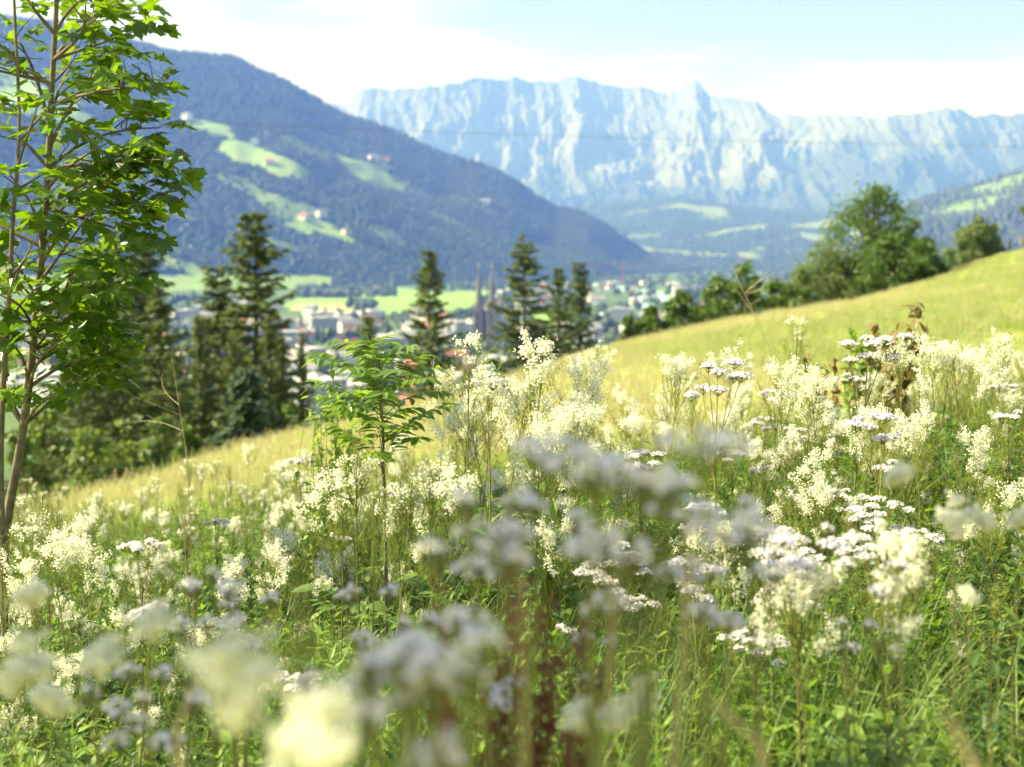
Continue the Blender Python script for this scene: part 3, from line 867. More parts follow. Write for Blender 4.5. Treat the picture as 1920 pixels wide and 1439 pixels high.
def broadleaf(px, py, d, wpx, label, matl, name='shrub', cat='bush', trunk=.0, seed=0, dense=1.0, leaf=.17, group='bushes along the meadow edge', dz=-.4):
    r = np.random.default_rng(seed + int(px))
    top = P(px, py, d); b = gz(top[0], d) + dz; H = top[2] - b; w = wpx / F * d / 2
    o = link(name, None, None, (top[0], d, b)); tag(o, label, cat, group)
    g = Geo(); tips = []
    nl = 7 if trunk else 9
    if trunk: g.add(*tube([(0, 0, -.5), (.1, 0, H * .25), (-.1, .1, H * .55), (.05, 0, H * .85)], np.array([.2, .16, .1, .03]), 7))
    # clumps within an uneven envelope
    n = int((16 + 20 * w) * dense); cs = []
    for i in range(n):
        u = rdir(1, r)[0]; rr = .55 + .5 * r.random()
        zc = .58 if trunk else .48
        zs = .40 if trunk else .48
        c = np.array([u[0] * w * rr * .85, u[1] * w * rr * .7, H * (zc + zs * u[2] * rr * .93)])
        if c[2] > H * .8: c[:2] *= .6
        c[2] = min(c[2], H * .93)
        if c[2] < .2: c[2] = .2 + .3 * r.random()
        cs.append(c)
        st = np.array([0, 0, H * (.15 if not trunk else .3 + .3 * r.random())]) 
        g.add(*tube(curve(st, c, .1, 5, .1, r), np.linspace(.05, .012, 5) * (.6 + H * .06), 4))
    g.build('trunk' if trunk else 'stem', M['sbark'], o)
    cs.append(np.array([0, 0, H * .9]))
    g = Geo()
    for c in cs:
        m = int(90 * (.6 + .8 * r.random())); rad = (.2 + .18 * r.random()) * min(w, H * .5) * 1.05
        q = rdir(m, r) * (rad * r.random(m) ** .4)[:, None] * [1, 1, .8]
        D = rdir(m, r); D[:, 2] -= .3
        l = leaf * (.6 + .8 * r.random(m))
        g.inst(OVATE if False else DIAM, frames(D, q / rad + r.normal(size=(m, 3)) * .5 + [0, 0, .6], l * .8, l, l), c + q, 0, np.clip(.25 + .5 * r.random(m) + r.normal() * .15, 0, 1))
    g.build('crown' if trunk else 'foliage', matl, o)
    return o
BL = M['crown']; BW = M['crown2']
for a in [(1640, 333, 74, 190, 'big round broadleaf tree standing over the bushes on the right', BL, 'broadleaf_tree', 'tree', 1),
          (1560, 438, 70, 170, 'large grey green bush at the left foot of the big tree', BW),
          (1715, 402, 71, 110, 'tall bush touching the right side of the big tree', BL),
          (1665, 440, 68, 150, 'rounded yellow green bush directly under the big tree', BL),
          (1735, 455, 69, 90, 'dark bush at the right end of the bush row', BL),
          (1500, 500, 66, 110, 'bush sloping down left of the grey green bush', BW),
          (1400, 480, 60, 95, 'rounded bush rising behind the bare dead sapling', BL),
          (1345, 508, 58, 110, 'bush left of the one behind the dead sapling', BL),
          (1455, 520, 61, 80, 'low bush in the gap right of the dead sapling', BL),
          (1280, 540, 56, 100, 'low dark bush at the middle of the meadow brow', BL),
          (1222, 572, 54, 80, 'second lowest bush towards the left end of the row', BL),
          (1178, 592, 53, 60, 'lowest bush at the left end of the bush row', BL),
          (1600, 480, 69, 120, 'pale bush between the grey green bush and the big tree', BW),
          (1835, 398, 84, 80, 'thin yellowish young tree on the meadow brow at the right', BW, 'young_tree', 'tree', 1),
          (1800, 445, 82, 80, 'loose bush at the foot of the thin yellowish tree', BW),
          (1860, 452, 84, 60, 'small bright bush right of the thin yellowish tree', BL),
          (1955, 340, 70, 70, 'leafy tree cut off by the right edge', BL, 'broadleaf_tree', 'tree', 1)]:
    broadleaf(*a[:6], *(a[6:8] if len(a) > 6 else ('shrub', 'bush')), trunk=a[8] if len(a) > 8 else 0)
for a in [(90, 735, 30, 190, 'grey green bush behind the maple trunk', BW), (235, 770, 31, 130, 'bush below the maple side spruces', BW),
          (300, 775, 30, 110, 'pale bush between the maple side spruces and the meadow', BW), (30, 790, 27, 150, 'bush at the left edge behind the maple', BW),
          (170, 800, 26, 150, 'low bush above the left flowers', BW), (350, 800, 29, 80, 'dark low bush touching the meadow edge', BL),
          (545, 745, 38, 90, 'dark bush under the tallest spruce near the meadow edge', BL), (640, 735, 36, 110, 'dark bush behind the small sapling', BL), (870, 705, 48, 90, 'dark bush below the lone spruce', BL), (930, 660, 52, 70, 'bush between the church and the ragged spruce', BL)]:
    broadleaf(*a, group='bushes below the spruces', dense=.9, leaf=.13)
yp = spruce_proto(9, 6, 1.4, .05, .1); yp['crown'].materials[0] = M['spruceblue']
place_tree(yp, 462, 692, 33, 'young_conifer', 'bluish green young conifer in front of the tallest spruce', 'tree', None, 1.15)

# fence posts on the skyline at the right
fw = mat('fence_wood', (.30, .24, .17), .85)
x0 = ray(1850, 470)[0]; o = link('fence', None, None, (x0 * 84, 84, gz(x0 * 84, 84))); tag(o, 'short wooden post and wire fence on the meadow skyline at the right', 'fence')
prev = None
for i, px in enumerate((1862, 1880, 1892, 1915, 1940)):
    x = ray(px, 470)[0] * 84; z = gz(x, 84)
    g = Geo(); v, f = box(.12, .12, 1.25, x - o.location.x, 0, z - o.location.z - .15); g.add(v, f); g.build('post', fw, o)
    tp = np.array([x - o.location.x, 0, z - o.location.z])
    if prev is not None:
        for hh in (.5, .95): Geo().add(*tube([prev + [0, .07, hh], tp + [0, .07, hh]], .006, 3)).build('wire', galv, o)
    prev = tp

# ------------------------------------------------------------------ plants: scatter helper
def scatter(name, protos, pts, scale, label, cat, tilt=.12, rz=None, idx=None):
    n = len(pts)
    col = bpy.data.collections.new(name + '_kinds')
    for i, me in enumerate(protos):
        col.objects.link(bpy.data.objects.new('%s_kind_%02d' % (name, i), me))
    me = bpy.data.meshes.new(name)
    me.vertices.add(n); me.vertices.foreach_set('co', np.asarray(pts, np.float32).ravel())
    def att(nm, ty, v, key):
        a = me.attributes.new(nm, ty, 'POINT'); a.data.foreach_set(key, v)
    rot = np.stack([rng.normal(size=n) * tilt, rng.normal(size=n) * tilt, rng.random(n) * 6.283 if rz is None else rz], 1)
    att('rot', 'FLOAT_VECTOR', rot.astype(np.float32).ravel(), 'vector')
    att('scl', 'FLOAT', np.broadcast_to(np.asarray(scale, np.float32), (n,)).copy(), 'value')
    att('idx', 'INT', (rng.integers(0, len(protos), n) if idx is None else idx).astype(np.int32), 'value')
    t = bpy.data.node_groups.new(name + '_scatter', 'GeometryNodeTree')
    t.interface.new_socket('Geometry', in_out='INPUT', socket_type='NodeSocketGeometry')
    t.interface.new_socket('Geometry', in_out='OUTPUT', socket_type='NodeSocketGeometry')
    nn = t.nodes.new; l = t.links.new
    gi = nn('NodeGroupInput'); go = nn('NodeGroupOutput'); ip = nn('GeometryNodeInstanceOnPoints'); ci = nn('GeometryNodeCollectionInfo')
    ci.inputs['Collection'].default_value = col; ci.inputs['Separate Children'].default_value = True; ci.inputs['Reset Children'].default_value = True
    def na(nm, ty):
        a = nn('GeometryNodeInputNamedAttribute'); a.data_type = ty; a.inputs['Name'].default_value = nm
        return [s for s in a.outputs if s.enabled and s.name == 'Attribute'][0]
    e2r = nn('FunctionNodeEulerToRotation')
    l(na('rot', 'FLOAT_VECTOR'), e2r.inputs[0])
    l(gi.outputs[0], ip.inputs['Points']); l(ci.outputs[0], ip.inputs['Instance']); ip.inputs['Pick Instance'].default_value = True
    l(na('idx', 'INT'), ip.inputs['Instance Index']); l(e2r.outputs[0], ip.inputs['Rotation']); l(na('scl', 'FLOAT'), ip.inputs['Scale'])
    l(ip.outputs[0], go.inputs[0])
    o = link(name, me, kind='stuff'); tag(o, label, cat)
    md = o.modifiers.new('scatter', 'NODES'); md.node_group = t
    return o

def grass_clump(seed, n, spread, h0, h1, w, lean=.5, droop=1.3, m=None, seeds=0, seedm=None):
    r = np.random.default_rng(seed); g = Geo()
    b = np.zeros((n, 3)); b[:, :2] = r.normal(size=(n, 2)) * spread
    V, f, va = blades(b, r.uniform(h0, h1, n), r.random(n) * 6.283, np.abs(r.normal(size=n)) * lean * .5 + .05, r.uniform(.6, 1.2, n) * w, 5, droop)
    g.add(V, f, 0, va)
    if seeds:
        k = r.integers(0, n, seeds); tips = V.reshape(n, -1, 3)[k, -1]; pre = V.reshape(n, -1, 3)[k, -5]
        d = tips - pre
        for j in range(5):
            o = tips - d * .25 * j + r.normal(size=d.shape) * .004
            g.inst(DIAM, frames(d + r.normal(size=d.shape) * .02, rdir(seeds, r), .008, .035, .03), o, 1)
    return g.mesh('grass_clump_%d' % seed, [m or M['grass'], seedm or M['straw']])

def in_wedge(n, d0, d1, um, pw=.5):
    d = (d0 ** 2 + (d1 ** 2 - d0 ** 2) * rng.random(n)) ** .5 if pw == .5 else d0 + (d1 - d0) * rng.random(n) ** pw
    u = (rng.random(n) * 2 - 1) * um
    return u * d, d
def on_ground(x, y, dz=-.02):
    return np.stack([x, y, ground(x, y) + dz], 1)

# hay meadow beyond the flowers
hay = [grass_clump(100 + i, 70, .20, .16, .34, .009, .6, .9, M['hay'] if i % 3 else M['haygreen'], 26, M['straw']) for i in range(6)]
x, y = in_wedge(24000, 7.5, 96, .5, .62)
s = edge_s(x, y); k = s < 3.0
x, y = x[k], y[k]
patch = NZ.fbm(x / 7 + 3, y / 12 + 1, 3) + .012 * x - .02
se = edge_s(x, y); patch = patch - .05 * np.exp(-np.abs(se) / 6)
idx = np.where(rng.random(len(x)) < np.clip((patch - .44) * 7, .05, .95), rng.choice([0, 3], len(x)), rng.choice([1, 2, 4, 5], len(x)))
scatter('hay_grass', hay, on_ground(x, y), (.7 + .5 * rng.random(len(x)) + .5 * rng.random(len(x)) ** 8) * np.interp(y, [8, 30, 60, 100], [1, .85, .65, .65]), 'sunlit yellow hay grass covering the meadow slope', 'grass', .1, idx=idx)

# green understorey of the near stand
def herb_proto(seed, h, kind):
    r = np.random.default_rng(seed); g = Geo()
    n = r.integers(2, 4)
    for s in range(n):
        b = np.array([r.normal() * .05, r.normal() * .05, 0]); hh = h * r.uniform(.7, 1.1)
        p = curve(b, b + [r.normal() * .08, r.normal() * .08, hh], 0, 7, .02, r)
        g.add(*tube(p, np.linspace(.0028, .0012, 7), 4), 1)
        z = np.linspace(.12, 1, int(hh / .042)); m = len(z)
        O = np.stack([np.interp(z, np.linspace(0, 1, 7), p[:, i]) for i in range(3)], 1)
        for q in range(2 if kind != 2 else 3):
            az = np.arange(m) * 1.5708 + q * (3.1416 if kind != 2 else 2.1) + r.normal(size=m) * .3
            el = r.uniform(-.25, .55, m) + .5 * z
            D = np.stack([np.cos(az) * np.cos(el), np.sin(az) * np.cos(el), np.sin(el)], 1)
            l = r.uniform(.06, .10, m) * (1.15 - .65 * z) * (1.25 if kind == 0 else 1)
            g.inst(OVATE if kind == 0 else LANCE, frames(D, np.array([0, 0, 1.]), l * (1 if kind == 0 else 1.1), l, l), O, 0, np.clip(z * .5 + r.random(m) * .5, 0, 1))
    return g.mesh('herb_%d' % seed, [M['herbdark'] if seed % 3 == 0 or seed % 4 == 1 else M['herb'], M['stem']])  # dark leaves vary the clumps and paint in deep shadow among them
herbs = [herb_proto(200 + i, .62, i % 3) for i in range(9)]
x, y = in_wedge(7600, 1.0, 10.8, .5)
kk = edge_s(x, y) < 1
x, y = x[kk], y[kk]
hs = (.55 + .5 * rng.random(len(x))) * np.interp(y, [1, 2, 3, 4.5, 7, 10], [.8, 1.1, 1.2, 1.05, 1.05, .9])
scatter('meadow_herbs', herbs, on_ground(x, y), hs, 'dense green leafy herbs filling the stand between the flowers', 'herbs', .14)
gr = [grass_clump(300 + i, 46, .05, .5, .95, .0055, .9, 1.7) for i in range(6)]
x, y = in_wedge(1000, 1.0, 10.5, .5)
x2, y2 = in_wedge(420, 2.4, 4.4, .12); x2 = x2 - .03 * y2
x3, y3 = in_wedge(160, 2.2, 4.0, .10); x3 = x3 + .2 * y3
x = np.concatenate([x, x2, x3]); y = np.concatenate([y, y2, y3])
kk = edge_s(x, y) < 1; x, y = x[kk], y[kk]
scatter('tall_grass', gr, on_ground(x, y), .6 + .45 * rng.random(len(x)), 'long arching green grass among the near flowers', 'grass', .2)

# ------------------------------------------------------------------ meadowsweet
def stem_pts(h, lean, r, n=9):
    t = np.linspace(0, 1, n)
    b = r.normal(size=2) * lean
    return np.stack([b[0] * t ** 1.6 + .012 * np.sin(t * 5 + r.random() * 6), b[1] * t ** 1.6 + .012 * np.cos(t * 4 + r.random() * 6), h * t], 1)
def at_t(p, t): return np.array([np.interp(t, np.linspace(0, 1, len(p)), p[:, i]) for i in range(3)])

def pinnate(g, O, D, l, r, pairs=3, tip=1.5, mat_=0):
    s = norm(np.cross(D, [0, 0, 1.])[None])[0]
    e = O + D * l + [0, 0, -.15 * l]
    g.add(*tube(curve(O, e, .05 * l, 4), .0011, 3), mat_, .5)
    os, ds, ls = [e], [D + [0, 0, -.3]], [l * .36 * tip]
    for i in range(pairs):
        t = .35 + .6 * i / pairs
        for q in (-1, 1):
            os.append(O + (e - O) * t + [0, 0, .03 * l]); ds.append(D * .55 + s * q + r.normal(size=3) * .15); ls.append(l * .34)
    ls = np.array(ls) * r.uniform(.85, 1.15, len(ls))
    g.inst(OVATE, frames(np.array(ds), np.array([0, 0, 1.]) + r.normal(size=(len(ls), 3)) * .25, ls * 1.05, ls, ls), np.array(os), mat_)

def meadowsweet_proto(seed, bloom, h=1.1, small=False):
    r = np.random.default_rng(seed)
    p = stem_pts(h * .97, .06, r)
    g = Geo(); g.add(*tube(p, np.linspace(.0034, .0014, len(p)), 5), 0, .5)
    fl = Geo(); bd = Geo(); nfl = 0
    nt = int(9 + 6 * r.random()) if not small else (3 if seed == 450 else 2)
    ends = []
    for i in range(nt):
        t0 = (.80 if bloom > .3 else .74) + .17 * (i / nt) * (.8 + .3 * r.random())
        o = at_t(p, min(t0, .99)); az = i * 2.4 + r.normal() * .4
        an = r.uniform(.25, .80) * (1.15 - .5 * i / nt) * (1 if bloom > .3 else .6); ln = r.uniform(.09, .19) * (1.25 - .55 * i / nt) * (.34 if small else 1)
        d = np.array([math.cos(az) * math.sin(an), math.sin(az) * math.sin(an), math.cos(an)])
        e = o + d * ln + np.array([0, 0, .02])
        c = curve(o, e, -.012, 5, .006, r)
        g.add(*tube(c, np.linspace(.0013, .0007, 5), 3), 1, .4)
        ends.append((e, d, ln))
        ns = r.integers(5, 9) if not small else 3
        blo = small or r.random() < bloom
        for j in range(ns):
            tt = .3 + .7 * (j + .5) / ns
            q = at_t(c, tt); az2 = r.random() * 6.28
            d2 = norm((d * 1.1 + .62 * np.array([math.cos(az2), math.sin(az2), .25]))[None])[0]
            l2 = r.uniform(.022, .05)
            e2 = q + d2 * l2
            g.add(*tube([q, e2], .0006, 3), 1, .6)
            if blo and tt > .55:
                m = int(r.uniform(34, 56)); ax = r.uniform(.010, .021)
                qd = rdir(m, r)
                O = e2 + r.normal(size=(m, 3)) * ax * [.62, .62, .45] + d2 * r.uniform(-.014, .018, m)[:, None]
                fl.inst(FLORET, frames(np.cross(qd, rdir(m, r)), qd + r.normal(size=(m, 3)) * .3, .0036, .0036, .0036), O); nfl += m
            else:
                m = r.integers(9, 15)
                u = r.random(m) ** .7
                O = q + (e2 - q) * u[:, None] * 1.1 + r.normal(size=(m, 3)) * .0035
                bd.inst(OCTA, np.eye(3)[None] * r.uniform(.0013, .0023, m)[:, None, None], O)
    if bloom > .15:     # crowning plume
        for e, d, ln in (ends[-1:] if small else [ends[-1], ends[-2], ends[-3]]):
            for _ in range(2):
                m = 24; qd = rdir(m, r); c0 = e + r.normal(size=3) * .012
                fl.inst(FLORET, frames(np.cross(qd, rdir(m, r)), qd, .0038, .0038, .0038), c0 + r.normal(size=(m, 3)) * [.010, .010, .008])
    lv = Geo()
    nl = 8
    for i in range(nl):
        t0 = .16 + .58 * i / nl; az = i * 2.4 + r.random(); el = r.uniform(.1, .5)
        d = np.array([math.cos(az) * math.cos(el), math.sin(az) * math.cos(el), math.sin(el)])
        pinnate(lv, at_t(p, t0), d, r.uniform(.14, .2) * (1.15 - .7 * t0), r, 3)
    out = dict(stem=g.mesh('stem', [M['redstem'], M['bud']]), foliage=lv.mesh('foliage', M['mleaf']))
    if fl.n: out['flower_plume'] = fl.mesh('flower_plume', M['cream'])
    if bd.n: out['bud_spray'] = bd.mesh('bud_spray', M['bud'])
    ctr = np.concatenate((fl if fl.n else bd).V).mean(0)
    out['stem']['tip'] = (float(ctr[0]), float(ctr[1]))
    out['stem']['top'] = float(np.percentile(np.concatenate((fl if fl.n else bd).V)[:, 2], 99))
    return out
MB_ = [0.62, .40, .36, .3, .28, .55, .38, .2, .05, 0.0, .45, .16]
MS = [meadowsweet_proto(400 + i, b) for i, b in enumerate(MB_)]

def tuft_proto(seed, n, rad, h=1.1):
    """slim stem with one compact cream tuft"""
    r = np.random.default_rng(seed); p = stem_pts(h * .96, .02, r); e = p[-1]
    g = Geo(); g.add(*tube(p, np.linspace(.0026, .0011, len(p)), 5), 0, .6)
    fl = Geo()
    for i in range(n):
        c = e + r.normal(size=3) * rad * [.55, .55, .5] + [0, 0, rad]
        g.add(*tube([e - [0, 0, .03 * r.random()], (e + c) / 2 + [0, 0, -.004], c], .0006, 3), 1, .6)
        m = 46
        O = c + r.normal(size=(m, 3)) * [.0058, .0058, .0046]
        fl.inst(FLORET, frames(rdir(m, r), rdir(m, r) + [0, 0, .6], .0036, .0036, .0036), O)
    lv = Geo()
    for i in range(5):
        az = i * 2.4; d = np.array([math.cos(az) * .9, math.sin(az) * .9, .35]); pinnate(lv, at_t(p, .15 + .1 * i), d, .13, r, 3)
    st = g.mesh('stem', [M['stem'], M['bud']]); st['tip'] = (float(e[0]), float(e[1])); st['top'] = float(np.percentile(np.concatenate(fl.V)[:, 2], 97))
    return dict(stem=st, flower_plume=fl.mesh('flower_plume', M['cream']), foliage=lv.mesh('foliage', M['mleaf']))
NEAR = [tuft_proto(450, 4, .013), tuft_proto(451, 4, .014), tuft_proto(452, 6, .019)]
TIPS = {}
def plant(proto, name, p, scale, rz, label, cat, group, tilt=(0, 0), fix=False):
    if fix:
        tx, ty = proto['stem'].get('tip', (0, 0)); c_, s_ = math.cos(rz), math.sin(rz)
        x_, y_ = p[0] - scale * (c_ * tx - s_ * ty), p[1] - scale * (s_ * tx + c_ * ty)
        p = (x_, y_, p[2])
    o = link(name, None, None, p); o.scale = (scale,) * 3; o.rotation_euler = (tilt[0], tilt[1], rz); tag(o, label, cat, group)
    for q, me in proto.items():
        link(q, me, o, kind='stuff' if q in ('foliage', 'bud_spray', 'flower_plume', 'florets') else None)
    return o
def ms_label(px, d, k, extra=''):
    b = MB_[k];
    st = 'cream meadowsweet in full bloom' if b > .37 else ('half open cream meadowsweet' if b > .17 else 'green budded meadowsweet')
    row = 'front' if d < 4.9 else ('second' if d < 6.2 else ('third' if d < 7.6 else ('fourth' if d < 9 else 'back')))
    for x1, w in ((150, 'at the maple trunk'), (330, 'right of the maple trunk'), (480, 'below the tallest spruce'), (620, 'left of the sapling'), (740, 'under the sapling'), (850, 'right of the sapling'), (1000, 'below the church'), (1180, 'below the ragged spruce'),
                  (1350, 'below the low brow bushes'), (1500, 'below the dead sapling'), (1650, 'below the brown shrub'), (1780, 'under the big tree'), (9999, 'at the right edge')):
        if px < x1: break
    return '%s, %s row %s' % (st, row, w)
GMS = 'meadowsweet plants of the near stand'
r3 = np.random.default_rng(31)
count = 0; placed = []
def put_ms(px, py, d, k, label=None, name='meadowsweet', near=False):
    t = P(px, py, d); b = gz(t[0], d) - .02
    plant(NEAR[0 if d < 1 else 1 + k % 2] if near else MS[k], name, (t[0], d, b), max(.45, (t[2] - b) / (NEAR[0 if d < 1 else 1 + k % 2] if near else MS[k])['stem']['top']), r3.random() * 6.28, label or ms_label(px, d, k), 'flower', GMS, fix=True)
for px, py, d, k, lab in [
    (895, 628, 5.0, 2, 'tall meadowsweet with a green broom and cream tip below the church spires'),
    (1012, 622, 5.1, 3, 'tallest meadowsweet with a forked cream tip before the ragged spruce'),
    (1105, 672, 5.6, 0, 'wide cream meadowsweet right of the two tallest, over a tan seed head'),
    (932, 664, 5.6, 1, 'rounded cream meadowsweet head between the two tallest'),
    (1475, 672, 5.8, 0, 'dense cream meadowsweet head right of the grey umbels on the meadow'),
    (1530, 690, 6.0, 5, 'upright cream plume next to the dense cream head'),
    (1270, 664, 6.4, 6, 'single cream meadowsweet standing against the hay slope'),
    (1370, 640, 7.5, 10, 'small pale meadowsweet alone on the hay slope'),
    (1495, 592, 7.6, 7, 'thin tall meadowsweet with few cream tufts left of the brown shrub'),
    (1750, 630, 6.2, 5, 'cream tuft right of the brown leaved shrub'), (1800, 645, 6.2, 4, 'yellowish budded meadowsweet at the right skyline'),
    (1880, 618, 6.6, 3, 'cream meadowsweet near the right edge skyline'), (1840, 650, 5.8, 0, 'cream plume just left of the right edge'),
    (1690, 628, 7.0, 10, 'cream head in front of the brown leaved shrub'), (1110, 640, 9, 10, 'small cream tuft beside the hay brow above the stand'),
    (835, 690, 7.5, 6, 'small cream plume right of the sapling tip'), (960, 705, 5.2, 0, None), (1040, 760, 4.8, 0, None), (1085, 740, 5.0, 5, None), (1010, 770, 4.6, 1, None), (900, 740, 5.4, 0, None), (860, 735, 5.8, 10, None)]:
    put_ms(px, py, d, k, lab); count += 1
for px, py, d, k in [(20, 985, 4.9, 2), (75, 960, 5.2, 8), (110, 1000, 4.7, 4), (45, 1040, 4.5, 3), (0, 1060, 4.6, 9), (140, 950, 5.4, 1), (-20, 1000, 5.0, 8), (60, 1090, 4.2, 11), (165, 1010, 4.8, 0), (20, 930, 6.8, 2), (100, 930, 6.6, 9), (680, 850, 4.3, 8), (760, 870, 4.25, 9), (640, 890, 4.2, 7), (735, 905, 4.1, 11), (800, 850, 4.4, 3), (700, 900, 4.0, 9), (850, 880, 4.2, 4), (610, 860, 4.5, 1)]:
    put_ms(px, py, d, k); count += 1
while count < 290:
    d = 3.6 + 7.6 * r3.random() ** .85
    px = r3.uniform(-30, 1950)
    if d < 4.6 and 430 < px < 1450 and r3.random() < .85: continue
    if d < 4.2 and r3.random() < .6: continue
    u = ray(px, 700)[0]
    if edge_s(np.array([u * d]), np.array([d]))[0] > .5: continue
    lim = np.interp(px, [0, 300, 500, 800, 1100, 1500, 1920], [10.5, 11.2, 10, 9, 8.5, 8.2, 9])
    if d > lim: continue
    b = gz(u * d, d)
    h = (.82 + .34 * r3.random() ** 1.2) * np.interp(px, [0, 400, 900, 1920], [.76, .80, .97, 1.0]) * np.interp(d, [3.6, 5, 11], [.82, .95, .95])
    tx, ty = to_px((u * d, d, b + h))
    top = np.interp(px, [0, 300, 420, 560, 700, 820, 900, 1150, 1300, 1500, 1650, 1920], [890, 880, 850, 790, 745, 700, 680, 690, 690, 660, 640, 640])
    if ty < top + 10: continue
    k = int(r3.choice(len(MS), p=np.array([.55, .7, .7, .8, .8, .55, .7, 1.2, 2.0, 2.0, .55, 1.45]) / 12.0))
    plant(MS[k], 'meadowsweet', (u * d, d, b - .02), h / 1.17, r3.random() * 6.28, ms_label(px, d, k), 'flower', GMS, (r3.normal() * .05, r3.normal() * .05))
    count += 1
# the rest of the stand, farther back: one mass
x, y = in_wedge(200, 6.5, 13.5, .45)
pxs, _ = to_px((x, y, 0 * x + .5))
lim = np.interp(pxs, [0, 300, 500, 800, 1100, 1500, 1920], [13, 13.5, 11.5, 10, 9, 8.8, 10])
kk = (y < lim) & (edge_s(x, y) < .6); x, y = x[kk], y[kk]
def merged(pr, i):
    m = Geo()
    return pr
far_p = []
for i in (0, 2, 4, 8, 9):
    bm = bpy.data.meshes.new('far_meadowsweet_%d' % i)
    import bmesh
    b_ = bmesh.new(); mats = []
    for q, me in MS[i].items():
        n0 = len(b_.faces); b_.from_mesh(me); b_.faces.ensure_lookup_table()
        off = len(mats); mats += list(me.materials)
        for fc in b_.faces[n0:]: fc.material_index += off
    b_.to_mesh(bm); b_.free()
    for m_ in mats: bm.materials.append(m_)
    far_p.append(bm)
x4, y4 = in_wedge(900, 3.3, 11.5, .48)
kk = (edge_s(x4, y4) < .4) & (y4 < np.interp(to_px((x4, y4, 0 * x4 + .5))[0], [0, 300, 500, 800, 1100, 1500, 1920], [11.5, 11.5, 10, 9, 8.6, 8.5, 9.5])) & ((y4 > 4.6) | (np.abs(x4 - .15) > .55))
x4, y4 = x4[kk], y4[kk]
scatter('budding_stalks', far_p[3:] + far_p[3:4], on_ground(x4, y4), (.50 + .26 * r3.random(len(x4))) * np.interp(x4 / y4, [-.36, 0, .36], [.9, 1, 1.1]), 'mass of yellow green budding stalks between the flowering plants', 'plants', .1)
scatter('meadowsweet_mass', far_p, on_ground(x, y), .56 + .22 * r3.random(len(x)), 'mass of farther meadowsweet at the back of the flower stand', 'flowers', .06)

# ------------------------------------------------------------------ flat topped umbel flowers
def umbel_proto(seed, flm, h=.95, heads=8, spread=.085, hr=.026, stemm='redstem', dens=1.0):
    r = np.random.default_rng(seed)
    p = stem_pts(h * .86, .04, r)
    g = Geo(); g.add(*tube(p, np.linspace(.0032, .0018, len(p)), 5), 0, .3)
    fl = Geo()
    for i in range(heads):
        az = i * 2.4; rad = spread * math.sqrt((i + .3) / heads) * r.uniform(.85, 1.15)
        lo = r.random() < .25
        o = at_t(p, r.uniform(.86, .99) - (.08 if lo else 0))
        e = np.array([p[-1][0] + rad * math.cos(az), p[-1][1] + rad * math.sin(az), h - rad * .22 + r.normal() * .008 - (.05 if lo else 0)])
        g.add(*tube(curve(o, e, -.012, 5), np.linspace(.0014, .0009, 5), 3), 0, .6)
        R_ = hr * r.uniform(.7, 1.2); m = int((62 * (R_ / .026) ** 2 + 12) * dens)
        rr = R_ * np.sqrt(r.random(m)); aa = r.random(m) * 6.283
        O = np.stack([e[0] + rr * np.cos(aa), e[1] + rr * np.sin(aa), e[2] + .010 * (1 - (rr / R_) ** 2) + r.normal(size=m) * .0016], 1)
        nn_ = np.stack([rr / R_ * np.cos(aa) * .5, rr / R_ * np.sin(aa) * .5, 0 * rr + 1], 1) + r.normal(size=(m, 3)) * .25
        fl.inst(FLORET, frames(rdir(m, r), nn_, .0041, .0041, .0041), O)
        for j in range(9):
            a = j * .7; q = e + [R_ * .75 * math.cos(a), R_ * .75 * math.sin(a), .0]
            g.add(*tube([e - [0, 0, .014], q], .0006, 3), 1, .5)
        g.inst(OCTA, np.diag([R_ * .7, R_ * .7, .004])[None], e[None] - [0, 0, .001], 1)
    lv = Geo(); m = 26
    t = r.uniform(.08, .82, m); O = np.array([at_t(p, q) for q in t]); az = r.random(m) * 6.283; el = r.uniform(.2, .9, m)
    D = np.stack([np.cos(az) * np.cos(el), np.sin(az) * np.cos(el), np.sin(el)], 1); l = r.uniform(.06, .12, m) * (1.2 - .7 * t)
    lv.inst(LANCE, frames(D, np.array([0, 0, 1.]), l * .8, l, l), O)
    sm_ = g.mesh('stem', [M[stemm], M['stem']]); sm_['tip'] = (float(p[-1][0]), float(p[-1][1]))
    return dict(stem=sm_, florets=fl.mesh('florets', M[flm]), foliage=lv.mesh('foliage', M['herb']))
UM = [umbel_proto(500, 'white', heads=9), umbel_proto(501, 'white', heads=6, spread=.06), umbel_proto(502, 'lilac', heads=8, spread=.075), umbel_proto(503, 'white', heads=11, spread=.11, hr=.028),
      umbel_proto(504, 'white', heads=2, spread=.034, hr=.024, dens=.42, stemm='stem'), umbel_proto(505, 'white', heads=3, spread=.03, hr=.018),
      umbel_proto(506, 'white', heads=7, spread=.031, hr=.0105, dens=.6, stemm='stem'), umbel_proto(507, 'white', heads=3, spread=.038, hr=.017, dens=.6, stemm='stem')]
GU = 'flat topped umbel flowers'
def put_um(px, py, d, k, label):
    t = P(px, py, d); b = gz(t[0], d) - .02
    plant(UM[k], 'umbel_flower', (t[0], d, b), max(.4, (t[2] - b) / .96), px * .37, label, 'flower', GU, fix=True)
